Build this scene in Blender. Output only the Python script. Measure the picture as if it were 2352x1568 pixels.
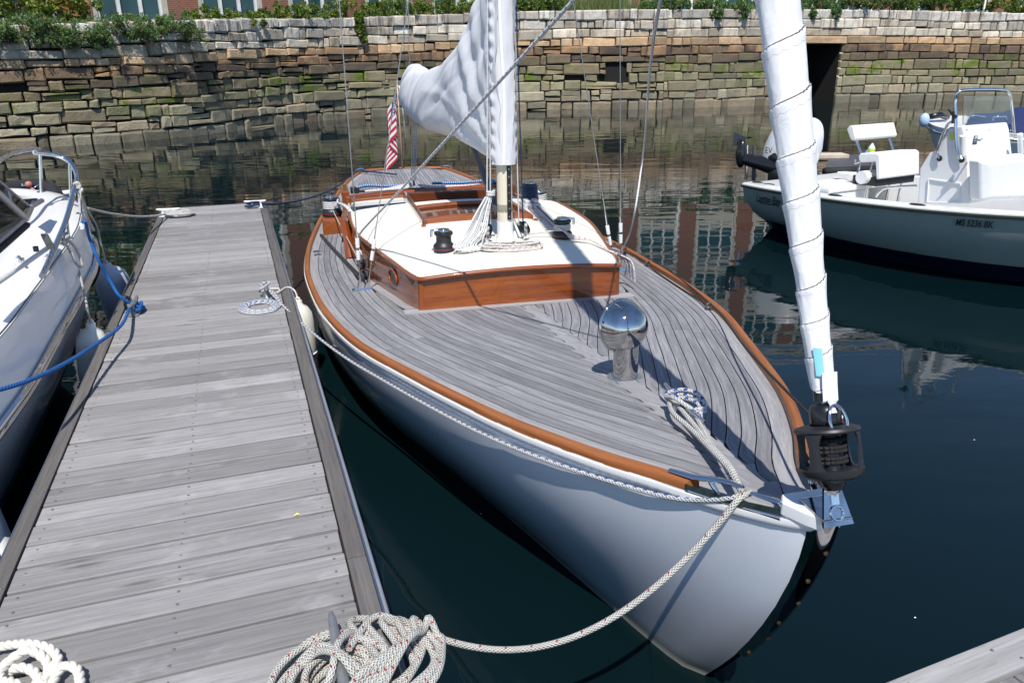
import bpy, bmesh, math, random
from mathutils import Vector, Matrix, noise
R = random.Random(11)
for _o in list(bpy.data.objects):
    bpy.data.objects.remove(_o)
S = bpy.context.scene
COL = S.collection
pi = math.pi
sin, cos, sqrt = math.sin, math.cos, math.sqrt

# ------------------------------------------------------------------ camera
FPX, PIT, ROLL, HW = 1750.0, .347, .010, 2.30      # focal length in 2352-px units, pitch, roll, eye height over the water
cd = bpy.data.cameras.new('camera')
cd.sensor_width = 36
cd.lens = 36 * FPX / 2352
cd.clip_start, cd.clip_end = .05, 4000
cam = bpy.data.objects.new('camera', cd)
COL.objects.link(cam)
cam.matrix_world = Matrix.Translation((0, 0, HW)) @ Matrix.Rotation(pi/2 - PIT, 4, 'X') @ Matrix.Rotation(-ROLL, 4, 'Z')
S.camera = cam

# ------------------------------------------------------------------ world, sun, exposure
SUN_EL, SUN_AZ = math.radians(57), math.radians(-2)    # azimuth of the shadows, from straight ahead, + to the right
w = bpy.data.worlds.new('World')
S.world = w
w.use_nodes = True
bg = w.node_tree.nodes['Background']
sky = w.node_tree.nodes.new('ShaderNodeTexSky')
sky.sky_type = 'NISHITA'
sky.sun_disc = False
sky.sun_elevation = SUN_EL
sky.sun_rotation = pi + SUN_AZ
sky.altitude = 1500
sky.air_density = 1.0
sky.dust_density = .02
sky.ozone_density = 3.5
w.node_tree.links.new(sky.outputs[0], bg.inputs[0])
bg.inputs[1].default_value = .135
sl = bpy.data.lights.new('sun', 'SUN')
sl.energy = 4.8
sl.angle = math.radians(.53)
sl.color = (1, .955, .89)
sun = bpy.data.objects.new('sun', sl)
COL.objects.link(sun)
sd = Vector((sin(SUN_AZ)*cos(SUN_EL), cos(SUN_AZ)*cos(SUN_EL), -sin(SUN_EL)))
sun.rotation_euler = sd.to_track_quat('-Z', 'Y').to_euler()
S.view_settings.view_transform = 'Standard'
S.view_settings.look = 'None'
S.view_settings.exposure = .12
S.view_settings.gamma = 1
S.render.engine = 'CYCLES'
S.cycles.max_bounces = 8
S.cycles.caustics_reflective = False
S.cycles.caustics_refractive = False

# ------------------------------------------------------------------ helpers
def ray(x, y):
    u, v = (x-1176)/FPX, (y-784)/FPX
    a = cos(ROLL)*u - sin(ROLL)*v
    b = sin(ROLL)*u + cos(ROLL)*v
    return Vector((a, cos(PIT)-b*sin(PIT), -(sin(PIT)+b*cos(PIT))))
def px(x, y, z):
    "survey: the point of the place at height z that the photograph shows at x, y (2352 px wide)"
    r = ray(x, y)
    return Vector((0, 0, HW)) + r*((z-HW)/r.z)
def pd(x, y, dist):
    r = ray(x, y)
    return Vector((0, 0, HW)) + r*(dist/r.y)
def lerp(a, b, t): return a+(b-a)*t
def interp(tab, x):
    if x <= tab[0][0]: return tab[0][1]
    for (x0, y0), (x1, y1) in zip(tab, tab[1:]):
        if x <= x1:
            return y0+(y1-y0)*(x-x0)/(x1-x0)
    return tab[-1][1]
def smooth_tab(tab, n=6):
    "Catmull-Rom resampling of a function table"
    out = []
    for i in range(len(tab)-1):
        p0, p1, p2, p3 = tab[max(i-1, 0)], tab[i], tab[i+1], tab[min(i+2, len(tab)-1)]
        m1 = (p2[1]-p0[1])/max(1e-6, p2[0]-p0[0]); m2 = (p3[1]-p1[1])/max(1e-6, p3[0]-p1[0])
        h = p2[0]-p1[0]
        for k in range(n):
            t = k/n
            y = (2*t**3-3*t*t+1)*p1[1]+(t**3-2*t*t+t)*h*m1+(-2*t**3+3*t*t)*p2[1]+(t**3-t*t)*h*m2
            out.append((p1[0]+h*t, y))
    out.append(tab[-1])
    return out
def spl(pts, n=8, closed=False):
    P = [Vector(p) for p in pts]
    N = len(P); out = []
    rng = range(N if closed else N-1)
    for i in rng:
        if closed: a, b, c, d = P[i-1], P[i], P[(i+1) % N], P[(i+2) % N]
        else: a, b, c, d = P[max(i-1, 0)], P[i], P[i+1], P[min(i+2, N-1)]
        for k in range(n):
            t = k/n
            out.append(.5*((2*b)+(c-a)*t+(2*a-5*b+4*c-d)*t*t+(3*b-a-3*c+d)*t**3))
    if not closed: out.append(P[-1])
    return out

class G:
    "a growing mesh: vertices, faces, uvs"
    def __init__(s): s.v, s.f, s.uv = [], [], []
    def add(s, v, f, uv=None):
        n = len(s.v)
        s.v += [tuple(p) for p in v]
        s.f += [tuple(i+n for i in q) for q in f]
        s.uv += list(uv) if uv else [(p[0], p[1]) for p in v]
        return s
    def box(s, x0, x1, y0, y1, z0, z1, M=None):
        v = [Vector(p) for p in ((x0,y0,z0),(x1,y0,z0),(x1,y1,z0),(x0,y1,z0),(x0,y0,z1),(x1,y0,z1),(x1,y1,z1),(x0,y1,z1))]
        uv = [(p.x+p.z, p.y) for p in v]
        if M: v = [M @ p for p in v]
        return s.add(v, [(0,3,2,1),(4,5,6,7),(0,1,5,4),(1,2,6,5),(2,3,7,6),(3,0,4,7)], uv)
    def cbox(s, x0, x1, y0, y1, z0, z1, c=.01, M=None):
        "box with chamfered edges"
        bm = bmesh.new()
        bmesh.ops.create_cube(bm, size=1)
        for p in bm.verts:
            p.co = Vector((lerp(x0, x1, p.co.x+.5), lerp(y0, y1, p.co.y+.5), lerp(z0, z1, p.co.z+.5)))
        bmesh.ops.bevel(bm, geom=list(bm.edges), offset=c, segments=2, affect='EDGES', profile=.6)
        bm.verts.index_update()
        v = [p.co.copy() for p in bm.verts]
        uv = [(p.x+p.z, p.y) for p in v]
        f = [[p.index for p in q.verts] for q in bm.faces]
        bm.free()
        if M: v = [M @ p for p in v]
        return s.add(v, f, uv)
    def tube(s, pts, r, n=8, cap=True, flat=1.0, up=None):
        P = [Vector(p) for p in pts]
        N = len(P)
        T = [(P[min(i+1, N-1)]-P[max(i-1, 0)]).normalized() for i in range(N)]
        a = up or (Vector((0, 0, 1)) if abs(T[0].z) < .9 else Vector((1, 0, 0)))
        X = (a-T[0]*a.dot(T[0])).normalized()
        V, UV = [], []
        L = 0
        for i in range(N):
            if i:
                L += (P[i]-P[i-1]).length
                X = (X-T[i]*X.dot(T[i]))
                X = X.normalized() if X.length > 1e-6 else T[i].orthogonal().normalized()
            Y = T[i].cross(X)
            rr = r[i] if isinstance(r, (list, tuple)) else r
            for k in range(n+1):
                t = 2*pi*k/n
                V.append(P[i]+X*(cos(t)*rr*flat)+Y*(sin(t)*rr))
                UV.append((L, k/n))
        F = [(i*(n+1)+k, i*(n+1)+k+1, (i+1)*(n+1)+k+1, (i+1)*(n+1)+k) for i in range(N-1) for k in range(n)]
        if cap:
            F.append(tuple(range(n-1, -1, -1)))
            F.append(tuple((N-1)*(n+1)+k for k in range(n)))
        return s.add(V, F, UV)
    def lathe(s, prof, n=20, M=None):
        V, UV = [], []
        for i, (r, z) in enumerate(prof):
            for k in range(n+1):
                t = 2*pi*k/n
                V.append(Vector((r*cos(t), r*sin(t), z))); UV.append((k/n, z))
        F = [(i*(n+1)+k, i*(n+1)+k+1, (i+1)*(n+1)+k+1, (i+1)*(n+1)+k) for i in range(len(prof)-1) for k in range(n)]
        if M: V = [M @ p for p in V]
        return s.add(V, F, UV)
    def grid(s, rows, uv=None, flip=False, close=False):
        n = len(rows[0])
        V = [Vector(p) for r in rows for p in r]
        UV = uv or [(j/(n-1), i/(len(rows)-1)) for i in range(len(rows)) for j in range(n)]
        F = [(i*n+j, i*n+j+1, (i+1)*n+j+1, (i+1)*n+j) for i in range(len(rows)-1) for j in range(n-1)]
        if close: F += [(i*n+n-1, i*n, (i+1)*n, (i+1)*n+n-1) for i in range(len(rows)-1)]
        if flip: F = [q[::-1] for q in F]
        return s.add(V, F, UV)
    def prism(s, poly, z0, z1, M=None):
        n = len(poly)
        V = [Vector((x, y, z0)) for x, y in poly]+[Vector((x, y, z1)) for x, y in poly]
        F = [tuple(range(n-1, -1, -1)), tuple(range(n, 2*n))]+[(i, (i+1) % n, n+(i+1) % n, n+i) for i in range(n)]
        if M: V = [M @ p for p in V]
        return s.add(V, F)
    def torus(s, R_, r, M=None, n=24, m=8):
        V = [Vector(((R_+r*cos(b))*cos(a), (R_+r*cos(b))*sin(a), r*sin(b))) for a in (2*pi*i/n for i in range(n)) for b in (2*pi*j/m for j in range(m))]
        F = [(i*m+j, ((i+1) % n)*m+j, ((i+1) % n)*m+(j+1) % m, i*m+(j+1) % m) for i in range(n) for j in range(m)]
        if M: V = [M @ p for p in V]
        return s.add(V, F)
    def ball(s, c, r, n=12, m=8, sc=(1, 1, 1)):
        rows = [[(c[0]+r*sc[0]*sin(pi*i/m)*cos(2*pi*j/n), c[1]+r*sc[1]*sin(pi*i/m)*sin(2*pi*j/n), c[2]+r*sc[2]*cos(pi*i/m)) for j in range(n+1)] for i in range(m+1)]
        return s.grid(rows, flip=True)
    def mesh(s, name):
        me = bpy.data.meshes.new(name)
        me.from_pydata(s.v, [], s.f)
        l = me.uv_layers.new(name='UVMap')
        idx = [0]*len(me.loops)
        me.loops.foreach_get('vertex_index', idx)
        flat = []
        for i in idx: flat += [s.uv[i][0], s.uv[i][1]]
        l.data.foreach_set('uv', flat)
        me.update()
        return me
    def build(s, name, mat, parent=None, smooth=False, angle=None):
        me = s.mesh(name)
        if mat: me.materials.append(mat)
        if smooth:
            me.polygons.foreach_set('use_smooth', [True]*len(me.polygons))
            if angle:
                try: me.set_sharp_from_angle(angle=math.radians(angle))
                except Exception: pass
        o = bpy.data.objects.new(name, me)
        COL.objects.link(o)
        if parent: o.parent = parent
        return o
def soften(o, w=.015, seg=3):
    m = o.modifiers.new('bevel', 'BEVEL'); m.width = w; m.segments = seg; m.limit_method = 'ANGLE'; m.angle_limit = math.radians(25)
    o.data.polygons.foreach_set('use_smooth', [True]*len(o.data.polygons))
    m2 = o.modifiers.new('wn', 'WEIGHTED_NORMAL')
    return o
def inst(name, me, parent=None, M=None):
    o = bpy.data.objects.new(name, me)
    COL.objects.link(o)
    if parent: o.parent = parent
    if M is not None: o.matrix_local = M
    return o
def tag(o, label=None, cat=None, group=None, kind=None):
    for k, v in (('label', label), ('category', cat), ('group', group), ('kind', kind)):
        if v: o[k] = v
    return o
def thing(name, label, cat, loc=(0, 0, 0), rz=0, group=None):
    o = bpy.data.objects.new(name, None)
    o.empty_display_size = .2
    COL.objects.link(o)
    o.location = loc
    o.rotation_euler = (0, 0, rz)
    return tag(o, label, cat, group)
def recentre(o):
    "move a one-mesh thing's origin to its base"
    vs = o.data.vertices
    c = Vector((sum(v.co.x for v in vs)/len(vs), sum(v.co.y for v in vs)/len(vs), min(v.co.z for v in vs)))
    o.data.transform(Matrix.Translation(-c))
    o.location = c
    return o

# ------------------------------------------------------------------ materials
class N:
    "tiny node-graph writer"
    def __init__(s, name):
        s.m = bpy.data.materials.new(name); s.m.use_nodes = True
        s.t = s.m.node_tree; s.b = s.t.nodes['Principled BSDF']
    def n(s, typ, **kw):
        x = s.t.nodes.new('ShaderNode'+typ)
        for k, v in kw.items():
            if k.startswith('i_'):
                key = k[2:]
                x.inputs[int(key) if key.isdigit() else key.replace('_', ' ')].default_value = v
            else: setattr(x, k, v)
        return x
    def l(s, a, b): s.t.links.new(a, b)
    def val(s, x, sock):
        if isinstance(x, (int, float)): sock.default_value = x
        else: s.l(x, sock)
    def math(s, op, a, b=None, c=None):
        x = s.n('Math', operation=op)
        s.val(a, x.inputs[0])
        if b is not None: s.val(b, x.inputs[1])
        if c is not None: s.val(c, x.inputs[2])
        return x.outputs[0]
    def coord(s, kind='Object', scale=(1, 1, 1), rnd=0.0):
        tc = s.n('TexCoord')
        mp = s.n('Mapping')
        mp.inputs['Scale'].default_value = scale
        s.l(tc.outputs[kind], mp.inputs['Vector'])
        if rnd:
            oi = s.n('ObjectInfo')
            mul = s.n('VectorMath', operation='SCALE'); mul.inputs[0].default_value = (37.1, 91.7, 53.3)
            s.l(oi.outputs['Random'], mul.inputs['Scale'])
            s.l(mul.outputs[0], mp.inputs['Location'])
        return mp.outputs[0]
    def noise(s, vec, scale=5, detail=4, rough=.55, dist=0.0):
        x = s.n('TexNoise'); x.inputs['Scale'].default_value = scale; x.inputs['Detail'].default_value = detail
        x.inputs['Roughness'].default_value = rough; x.inputs['Distortion'].default_value = dist
        if vec is not None: s.l(vec, x.inputs['Vector'])
        return x.outputs[0]
    def ramp(s, fac, stops, interp='LINEAR'):
        x = s.n('ValToRGB'); s.l(fac, x.inputs[0]); cr = x.color_ramp; cr.interpolation = interp
        while len(cr.elements) < len(stops): cr.elements.new(.5)
        for e, (p, c) in zip(cr.elements, stops):
            e.position = p; e.color = (c, c, c, 1) if isinstance(c, (int, float)) else (*c, 1)
        return x.outputs[0]
    def mix(s, fac, a, b, mode='MIX'):
        x = s.n('Mix', data_type='RGBA', blend_type=mode)
        s.val(fac, x.inputs[0])
        for v, i in ((a, 6), (b, 7)):
            if isinstance(v, tuple): x.inputs[i].default_value = (*v, 1)
            else: s.l(v, x.inputs[i])
        return x.outputs[2]
    def bump(s, h, strength=.3, dist=.01):
        x = s.n('Bump'); x.inputs['Strength'].default_value = strength; x.inputs['Distance'].default_value = dist
        s.l(h, x.inputs['Height']); s.l(x.outputs[0], s.b.inputs['Normal'])
    def set(s, col=None, rough=None, metal=None, coat=None, spec=None, coatr=None, ior=None):
        for v, k in ((col, 'Base Color'), (rough, 'Roughness'), (metal, 'Metallic'), (coat, 'Coat Weight'), (spec, 'Specular IOR Level'), (coatr, 'Coat Roughness'), (ior, 'IOR')):
            if v is None: continue
            if isinstance(v, tuple): s.b.inputs[k].default_value = (*v, 1)
            else: s.val(v, s.b.inputs[k])
        return s
def plain(name, col, rough=.5, metal=0.0, coat=0.0, var=.12, sc=6.0, bump=0.0, bsc=60.0, rvar=0.0):
    g = N(name)
    v = g.coord('Object')
    nz = g.noise(v, sc, 4)
    g.set(rough=rough, metal=metal, coat=coat)
    c2 = tuple(max(0, x*(1-var)) for x in col); c1 = tuple(min(1, x*(1+var)) for x in col)
    g.l(g.ramp(nz, [(.3, c2), (.7, c1)]), g.b.inputs['Base Color'])
    if rvar:
        g.l(g.ramp(g.noise(v, sc*2.3, 5), [(.3, max(0, rough-rvar)), (.7, rough+rvar)]), g.b.inputs['Roughness'])
    if bump: g.bump(g.noise(v, bsc, 3), bump, .004)
    return g.m
def wood(name, dark, mid, light, kind='UV', along=(1.6, 34, 34), rough=.75, coat=0.0, bump=.25, blotch=.35, tone=.22, spots=None):
    g = N(name)
    v = g.coord(kind, along, rnd=1)
    v2 = g.coord(kind, (1.1, 3.0, 3.0), rnd=1)
    grain = g.noise(v, 1.0, 6, .62, .4)
    fine = g.noise(v, 4.2, 3, .6)
    bl = g.noise(v2, 1.3, 4, .6, .6)
    c = g.ramp(grain, [(.26, dark), (.5, mid), (.74, light)])
    c = g.mix(g.ramp(bl, [(.35, 0.0), (.72, blotch)]), c, dark)
    c = g.mix(g.ramp(fine, [(.30, .42), (.46, 0.0)]), c, tuple(x*.45 for x in dark))
    if spots: c = g.mix(g.ramp(g.noise(g.coord(kind, (2.2, 16, 16), rnd=1), 1.0, 5, .7), [(.60, 0.0), (.70, .6)]), c, spots)
    oi = g.n('ObjectInfo')
    hs = g.n('HueSaturation')
    g.l(g.math('MULTIPLY_ADD', oi.outputs['Random'], 2*tone, 1-tone), hs.inputs['Value'])
    g.l(c, hs.inputs['Color'])
    g.l(hs.outputs[0], g.b.inputs['Base Color'])
    g.set(rough=rough, coat=coat, coatr=.04)
    h = g.math('ADD', grain, g.math('MULTIPLY', fine, .6))
    g.bump(h, bump, .004)
    return g.m
def rope_mat(name, base, dirt, flecks=(), strands=8, pitch=.02, bump=.9, vw=.42):
    "braided cover: two sets of crossing strands; flecks = (colour, spacing along, width along, slots round)"
    g = N(name)
    tc = g.n('TexCoord'); sp = g.n('SeparateXYZ'); g.l(tc.outputs['UV'], sp.inputs[0])
    u, v = sp.outputs[0], sp.outputs[1]
    k = 1/pitch
    a = g.math('SINE', g.math('MULTIPLY', g.math('ADD', g.math('MULTIPLY', u, k), g.math('MULTIPLY', v, strands)), 2*pi))
    b = g.math('SINE', g.math('MULTIPLY', g.math('SUBTRACT', g.math('MULTIPLY', u, k), g.math('MULTIPLY', v, strands)), 2*pi))
    h = g.math('MAXIMUM', a, b)
    nz = g.noise(g.coord('Object'), 22, 4)
    c = g.mix(g.ramp(nz, [(.35, 0.0), (.7, .7)]), base, dirt)
    c = g.mix(g.ramp(h, [(.0, .34), (.75, 0.0)]), c, tuple(x*.42 for x in dirt))
    for col, per, wid, slots in flecks:
        fu = g.math('FRACT', g.math('DIVIDE', g.math('ADD', u, g.math('MULTIPLY', v, per*.35)), per))
        m1 = g.math('LESS_THAN', fu, wid)
        fv = g.math('FRACT', g.math('MULTIPLY', v, slots))
        m2 = g.math('LESS_THAN', fv, vw)
        c = g.mix(g.math('MULTIPLY', m1, m2), c, col)
    g.l(c, g.b.inputs['Base Color'])
    g.set(rough=.85)
    g.bump(h, bump, .0035)
    return g.m

grey1, grey2, grey3 = (.20, .192, .189), (.295, .284, .281), (.37, .36, .358)
M_dock = wood('dock_wood', grey1, grey2, grey3, 'Object', (1.7, 62, 62), .82, bump=.35, blotch=.5, tone=.21, spots=(.13, .125, .115))
def add_wear(m, kind='Object'):
    g = N.__new__(N); g.m = m; g.t = m.node_tree; g.b = g.t.nodes['Principled BSDF']
    lk = g.b.inputs['Base Color'].links[0]; c = lk.from_socket
    vo = g.n('TexVoronoi'); vo.inputs['Scale'].default_value = 1.0; g.l(g.coord(kind, (1.4, 9, 9), rnd=1), vo.inputs['Vector'])
    k = g.ramp(vo.outputs['Distance'], [(.03, .8), (.13, 0.0)])
    c = g.mix(k, c, (.10, .095, .088))
    ck = g.noise(g.coord(kind, (.9, 120, 120), rnd=1), 1.0, 3, .6)
    c = g.mix(g.ramp(ck, [(.70, 0.0), (.74, .75)]), c, (.07, .066, .062))
    wt = g.noise(g.coord(kind, (3.2, 5, 5), rnd=1), 1.0, 5, .65)
    c = g.mix(g.ramp(wt, [(.56, 0.0), (.72, .45)]), c, (.47, .46, .455))
    g.l(c, g.b.inputs['Base Color'])
add_wear(M_dock)
M_edge = wood('dock_edge_wood', (.085, .078, .073), (.125, .115, .108), (.17, .158, .15), 'Object', (1.5, 40, 40), .8, bump=.2, blotch=.3, tone=.12)
M_teak = wood('weathered_teak', (.155, .153, .163), (.255, .254, .268), (.385, .385, .405), 'UV', (2.4, 52, 52), .8, bump=.3, blotch=.3, tone=.20)
M_teak2 = wood('pale_weathered_teak', (.22, .215, .225), (.32, .315, .325), (.43, .425, .44), 'UV', (2.4, 52, 52), .8, bump=.3, blotch=.25, tone=.08)
M_caulk = plain('deck_caulk', (.012, .012, .013), .7)
M_rail = wood('oiled_teak', (.25, .075, .02), (.37, .125, .035), (.46, .185, .065), 'UV', (1.6, 40, 40), .42, bump=.12, blotch=.35, tone=.05)
M_varn = wood('varnished_mahogany', (.11, .02, .002), (.275, .062, .005), (.38, .10, .009), 'UV', (1.2, 20, 20), .35, coat=1.0, bump=.03, blotch=.4, tone=.04)
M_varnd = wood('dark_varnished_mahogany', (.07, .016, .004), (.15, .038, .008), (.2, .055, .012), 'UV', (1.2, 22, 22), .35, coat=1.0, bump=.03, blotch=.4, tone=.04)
M_hull = plain('white_topsides', (.80, .83, .87), .22, coat=.6, var=.02, sc=2)
def hull_mat():
    g = N('white_topsides')
    pos = g.n('NewGeometry').outputs['Position']; sp = g.n('SeparateXYZ'); g.l(pos, sp.inputs[0])
    n1 = g.noise(g.coord('Object', (1, 1, .25)), 5, 5); n2 = g.noise(g.coord('Object'), 1.3, 3)
    c = g.ramp(n2, [(.3, (.79, .82, .86)), (.7, (.81, .84, .88))])
    band = g.ramp(g.math('ADD', sp.outputs[2], g.math('MULTIPLY', n1, -.10)), [(.0, .75), (.055, .0)])
    c = g.mix(band, c, (.42, .42, .34))
    c = g.mix(g.math('MULTIPLY', g.ramp(g.noise(g.coord('Object', (9, 9, .7)), 1, 4), [(.62, 0.0), (.75, .25)]), 1.0), c, (.60, .60, .57))
    g.l(c, g.b.inputs['Base Color'])
    g.set(rough=.2, coat=.6, coatr=.05)
    return g.m
M_hull = hull_mat()
M_white = plain('white_gelcoat', (.82, .82, .81), .3, coat=.5, var=.02, sc=3)
M_white2 = plain('white_vinyl', (.8, .8, .79), .5, var=.03, sc=10, bump=.1)
M_offw = plain('cockpit_white', (.68, .69, .71), .4, var=.04)
M_cream = plain('cream_non_skid', (.78, .75, .655), .7, var=.02, sc=9, bump=.25, bsc=260)
M_mast = plain('cream_spar_paint', (.72, .66, .52), .35, coat=.4, var=.02)
M_sail = plain('white_sailcloth', (.70, .70, .715), .7, var=.03, sc=14, bump=.16, bsc=30)
def jib_mat():
    g = N('rolled_sailcloth')
    tc = g.n('TexCoord'); sp = g.n('SeparateXYZ'); g.l(tc.outputs['UV'], sp.inputs[0])
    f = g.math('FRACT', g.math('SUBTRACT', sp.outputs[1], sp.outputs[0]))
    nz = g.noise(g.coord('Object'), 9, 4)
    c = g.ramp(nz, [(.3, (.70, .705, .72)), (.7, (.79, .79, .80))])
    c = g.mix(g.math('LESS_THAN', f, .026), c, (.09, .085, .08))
    zz = g.math('MULTIPLY', g.math('PINGPONG', g.math('MULTIPLY', sp.outputs[0], 26), 1.0), .045)
    d = g.math('ABSOLUTE', g.math('SUBTRACT', f, g.math('ADD', zz, .80)))
    c = g.mix(g.math('MULTIPLY', g.math('LESS_THAN', d, .007), .55), c, (.3, .28, .27))
    g.l(c, g.b.inputs['Base Color']); g.set(rough=.65)
    v = g.coord('Object', (1, 1, .6))
    g.bump(g.noise(v, 22, 4, .6, .5), .35, .012)
    return g.m
M_jib = jib_mat()
M_sail2 = plain('sail_luff_tape', (.9, .9, .91), .6, var=.02)
M_tealp = plain('teal_patch', (.22, .56, .62), .6, var=.05)
M_steel = plain('polished_stainless', (.72, .72, .73), .07, 1.0, var=.05, rvar=.03)
M_chrome = plain('mirror_stainless', (.54, .53, .525), .05, 1.0, var=.22, sc=22, rvar=.03)
M_alu = plain('brushed_aluminium', (.55, .56, .58), .35, 1.0, var=.1)
M_scr = plain('dull_screw_steel', (.16, .16, .16), .5, .3)
M_galv = plain('galvanised_steel', (.30, .31, .32), .55, .6, var=.2, sc=20, bump=.2)
M_black = plain('black_anodised', (.012, .012, .014), .28, var=.2, coat=.2)
M_blackm = plain('black_plastic', (.02, .021, .024), .45, var=.2)
M_grayd = plain('dark_grey_paint', (.07, .075, .085), .4, var=.15)
M_rub = plain('black_rubber', (.018, .018, .02), .75)
M_wire = plain('stainless_wire', (.42, .41, .40), .35, .8, var=.15, sc=80)
M_glassd = plain('dark_glass', (.012, .016, .02), .03, var=.1)
M_navy = plain('navy_bottom_paint', (.008, .012, .045), .45, var=.2)
M_navyc = plain('navy_canvas', (.012, .022, .10), .85, var=.15, bump=.2)
M_red = plain('red_line', (.45, .02, .04), .5)
M_yel = plain('yellow_label', (.75, .68, .12), .6)
M_ink = plain('black_lettering', (.01, .011, .013), .5)
M_fend = plain('fender_vinyl', (.74, .72, .65), .45, var=.14, sc=9)
M_fendb = plain('old_blue_grey_fender', (.5, .54, .62), .5, var=.12, sc=7)
M_tapew = plain('white_tape', (.85, .85, .84), .5, var=.05)
M_cyan = plain('cyan_panel', (.1, .33, .5), .5, var=.1)
M_bronze = plain('green_bronze', (.05, .075, .065), .5, .5, var=.6, sc=30)
M_brassd = plain('dull_brass', (.10, .065, .03), .45, .8, var=.3, sc=40)
M_gel = plain('pale_green_gelcoat', (.37, .43, .375), .25, coat=.5, var=.03)
R_bow = rope_mat('white_red_fleck_braid', (.72, .71, .66), (.52, .49, .42), [((.42, .03, .05), .085, .07, 1)], 6, .0135, vw=.13)
R_blue = rope_mat('white_blue_fleck_braid', (.74, .74, .73), (.56, .55, .53), [((.03, .10, .36), .045, .36, 2)], 4, .016)
R_grey = rope_mat('white_grey_fleck_braid', (.76, .76, .75), (.62, .62, .6), [((.16, .17, .24), .05, .28, 2)], 4, .014, bump=.35, vw=.28)
R_halr = rope_mat('white_red_tracer', (.72, .7, .67), (.55, .52, .47), [((.45, .10, .09), .05, .22, 2)], 4, .012, bump=.4, vw=.28)
R_plain = rope_mat('plain_white_braid', (.7, .69, .66), (.5, .48, .42), [], 4, .016)
R_brightb = rope_mat('bright_blue_rope', (.012, .16, .52), (.01, .09, .33), [], 4, .018)
R_navy = rope_mat('navy_rope', (.03, .06, .15), (.025, .04, .09), [], 4, .018)
R_ltblue = rope_mat('light_blue_line', (.05, .25, .62), (.03, .15, .45), [((.6, .65, .7), .03, .4, 2)], 4, .01)
R_black = rope_mat('black_furling_line', (.016, .015, .016), (.03, .027, .025), [((.22, .2, .19), .035, .12, 1)], 4, .012)
R_red = rope_mat('pink_red_line', (.55, .22, .22), (.4, .12, .12), [((.65, .6, .58), .03, .4, 2)], 4, .012)
R_nylon = plain('twisted_nylon', (.74, .71, .62), .6, var=.12, sc=30)

def rope(name, pts, r, mat, label=None, group=None, parent=None, n=10, sub=8, seg=None, cat='rope'):
    g = G().tube(spl(pts, sub) if sub else pts, r, n)
    o = g.build(name, mat, parent, True, 60)
    if label:
        tag(o, label, cat, group); recentre(o)
    return o
def sag(a, b, s, n=14, side=None):
    a, b = Vector(a), Vector(b)
    return [a.lerp(b, i/n)+Vector((0, 0, -4*s*(i/n)*(1-i/n)))+(side*(4*(i/n)*(1-i/n)) if side else Vector()) for i in range(n+1)]
def proj(P):
    X, Y, Z = P[0], P[1], P[2]-HW
    zc = Y*cos(PIT)-Z*sin(PIT); yc = -(Y*sin(PIT)+Z*cos(PIT))
    a, b = X/zc, yc/zc
    return 1176+FPX*(cos(ROLL)*a+sin(ROLL)*b), 784+FPX*(-sin(ROLL)*a+cos(ROLL)*b), zc

# ------------------------------------------------------------------ water
g = N('harbour_water')
v = g.coord('Object')
big = g.noise(g.coord('Object', (.10, .16, 1)), 1.0, 3)
rip = g.noise(g.coord('Object', (2.6, 6.5, 1)), 1.0, 3, .5, .4)
swl = g.noise(g.coord('Object', (.55, 1.3, 1)), 1.0, 2, .5)
fine = g.noise(g.coord('Object', (9, 19, 1)), 1.0, 2, .5)
patch = g.ramp(big, [(.42, .12), (.60, 1.0)])
h = g.math('ADD', g.math('MULTIPLY', swl, .50), g.math('MULTIPLY', patch, g.math('ADD', g.math('MULTIPLY', rip, .085), g.math('MULTIPLY', fine, .018))))
bp = g.n('Bump'); bp.inputs['Strength'].default_value = 1; bp.inputs['Distance'].default_value = .020
g.l(h, bp.inputs['Height']); g.l(bp.outputs[0], g.b.inputs['Normal'])
g.set(col=(.0019, .0088, .0110), rough=.012, spec=.5, ior=1.33)
M_water = g.m
wo = G().add([(-1500, -600, 0), (1500, -600, 0), (1500, 2500, 0), (-1500, 2500, 0)], [(0, 1, 2, 3)]).build('water', M_water)
tag(wo, kind='structure')

# ------------------------------------------------------------------ finger dock
DZ, DYAW = .68, -.336
DR = thing('finger_dock', 'long grey plank finger dock running between the cruiser and the sailboat', 'dock', (0, 0, DZ), -DYAW)
DM = Matrix.Translation((0, 0, DZ)) @ Matrix.Rotation(-DYAW, 4, 'Z')
DMi = DM.inverted()
def dl(x, y, h=0.0):
    "dock-local point seen at pixel x, y at height h over the planks"
    return DMi @ px(x, y, DZ+h)
XL0, XL1, XR1, XR0, SEND = -.958, -.899, .187, .256, 10.30
PW = .1415
def plank_mesh(L, W, T, seed):
    r = random.Random(seed)
    gg = G().cbox(-L/2, L/2, -W/2, W/2, -T, 0, .004)
    gg.v = [(x, y+(r.random()-.5)*.0015, z) for x, y, z in gg.v]
    me = gg.mesh('plank'); me.materials.append(M_dock)
    return me
pm = [plank_mesh(XR1-XL1-.006, PW-.0125+d, .032, i) for i, d in enumerate((0, .0012, -.0016, .0006))]
nP = int((SEND-.75)/PW)
scr = G()
for i in range(nP):
    y = SEND-PW*(i+.5)
    inst('plank', pm[R.randrange(4)], DR, Matrix.Translation(((XL1+XR1)/2+R.uniform(-.002, .002), y, R.uniform(-.003, .0015))) @ Matrix.Rotation(R.uniform(-.0022, .0022), 4, 'Z'))
    for x in (XL1+.045, -.36, XR1-.045):
        for dy in (-.036, .036):
            scr.lathe([(.0001, .0012), (.003, .0016), (.0044, .0008), (.005, -.002)], 8, Matrix.Translation((x+R.uniform(-.006, .006), y+dy+R.uniform(-.004, .004), 0)))
tag(scr.build('screw_heads', M_scr, DR, True), kind='stuff')
em = []
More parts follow.
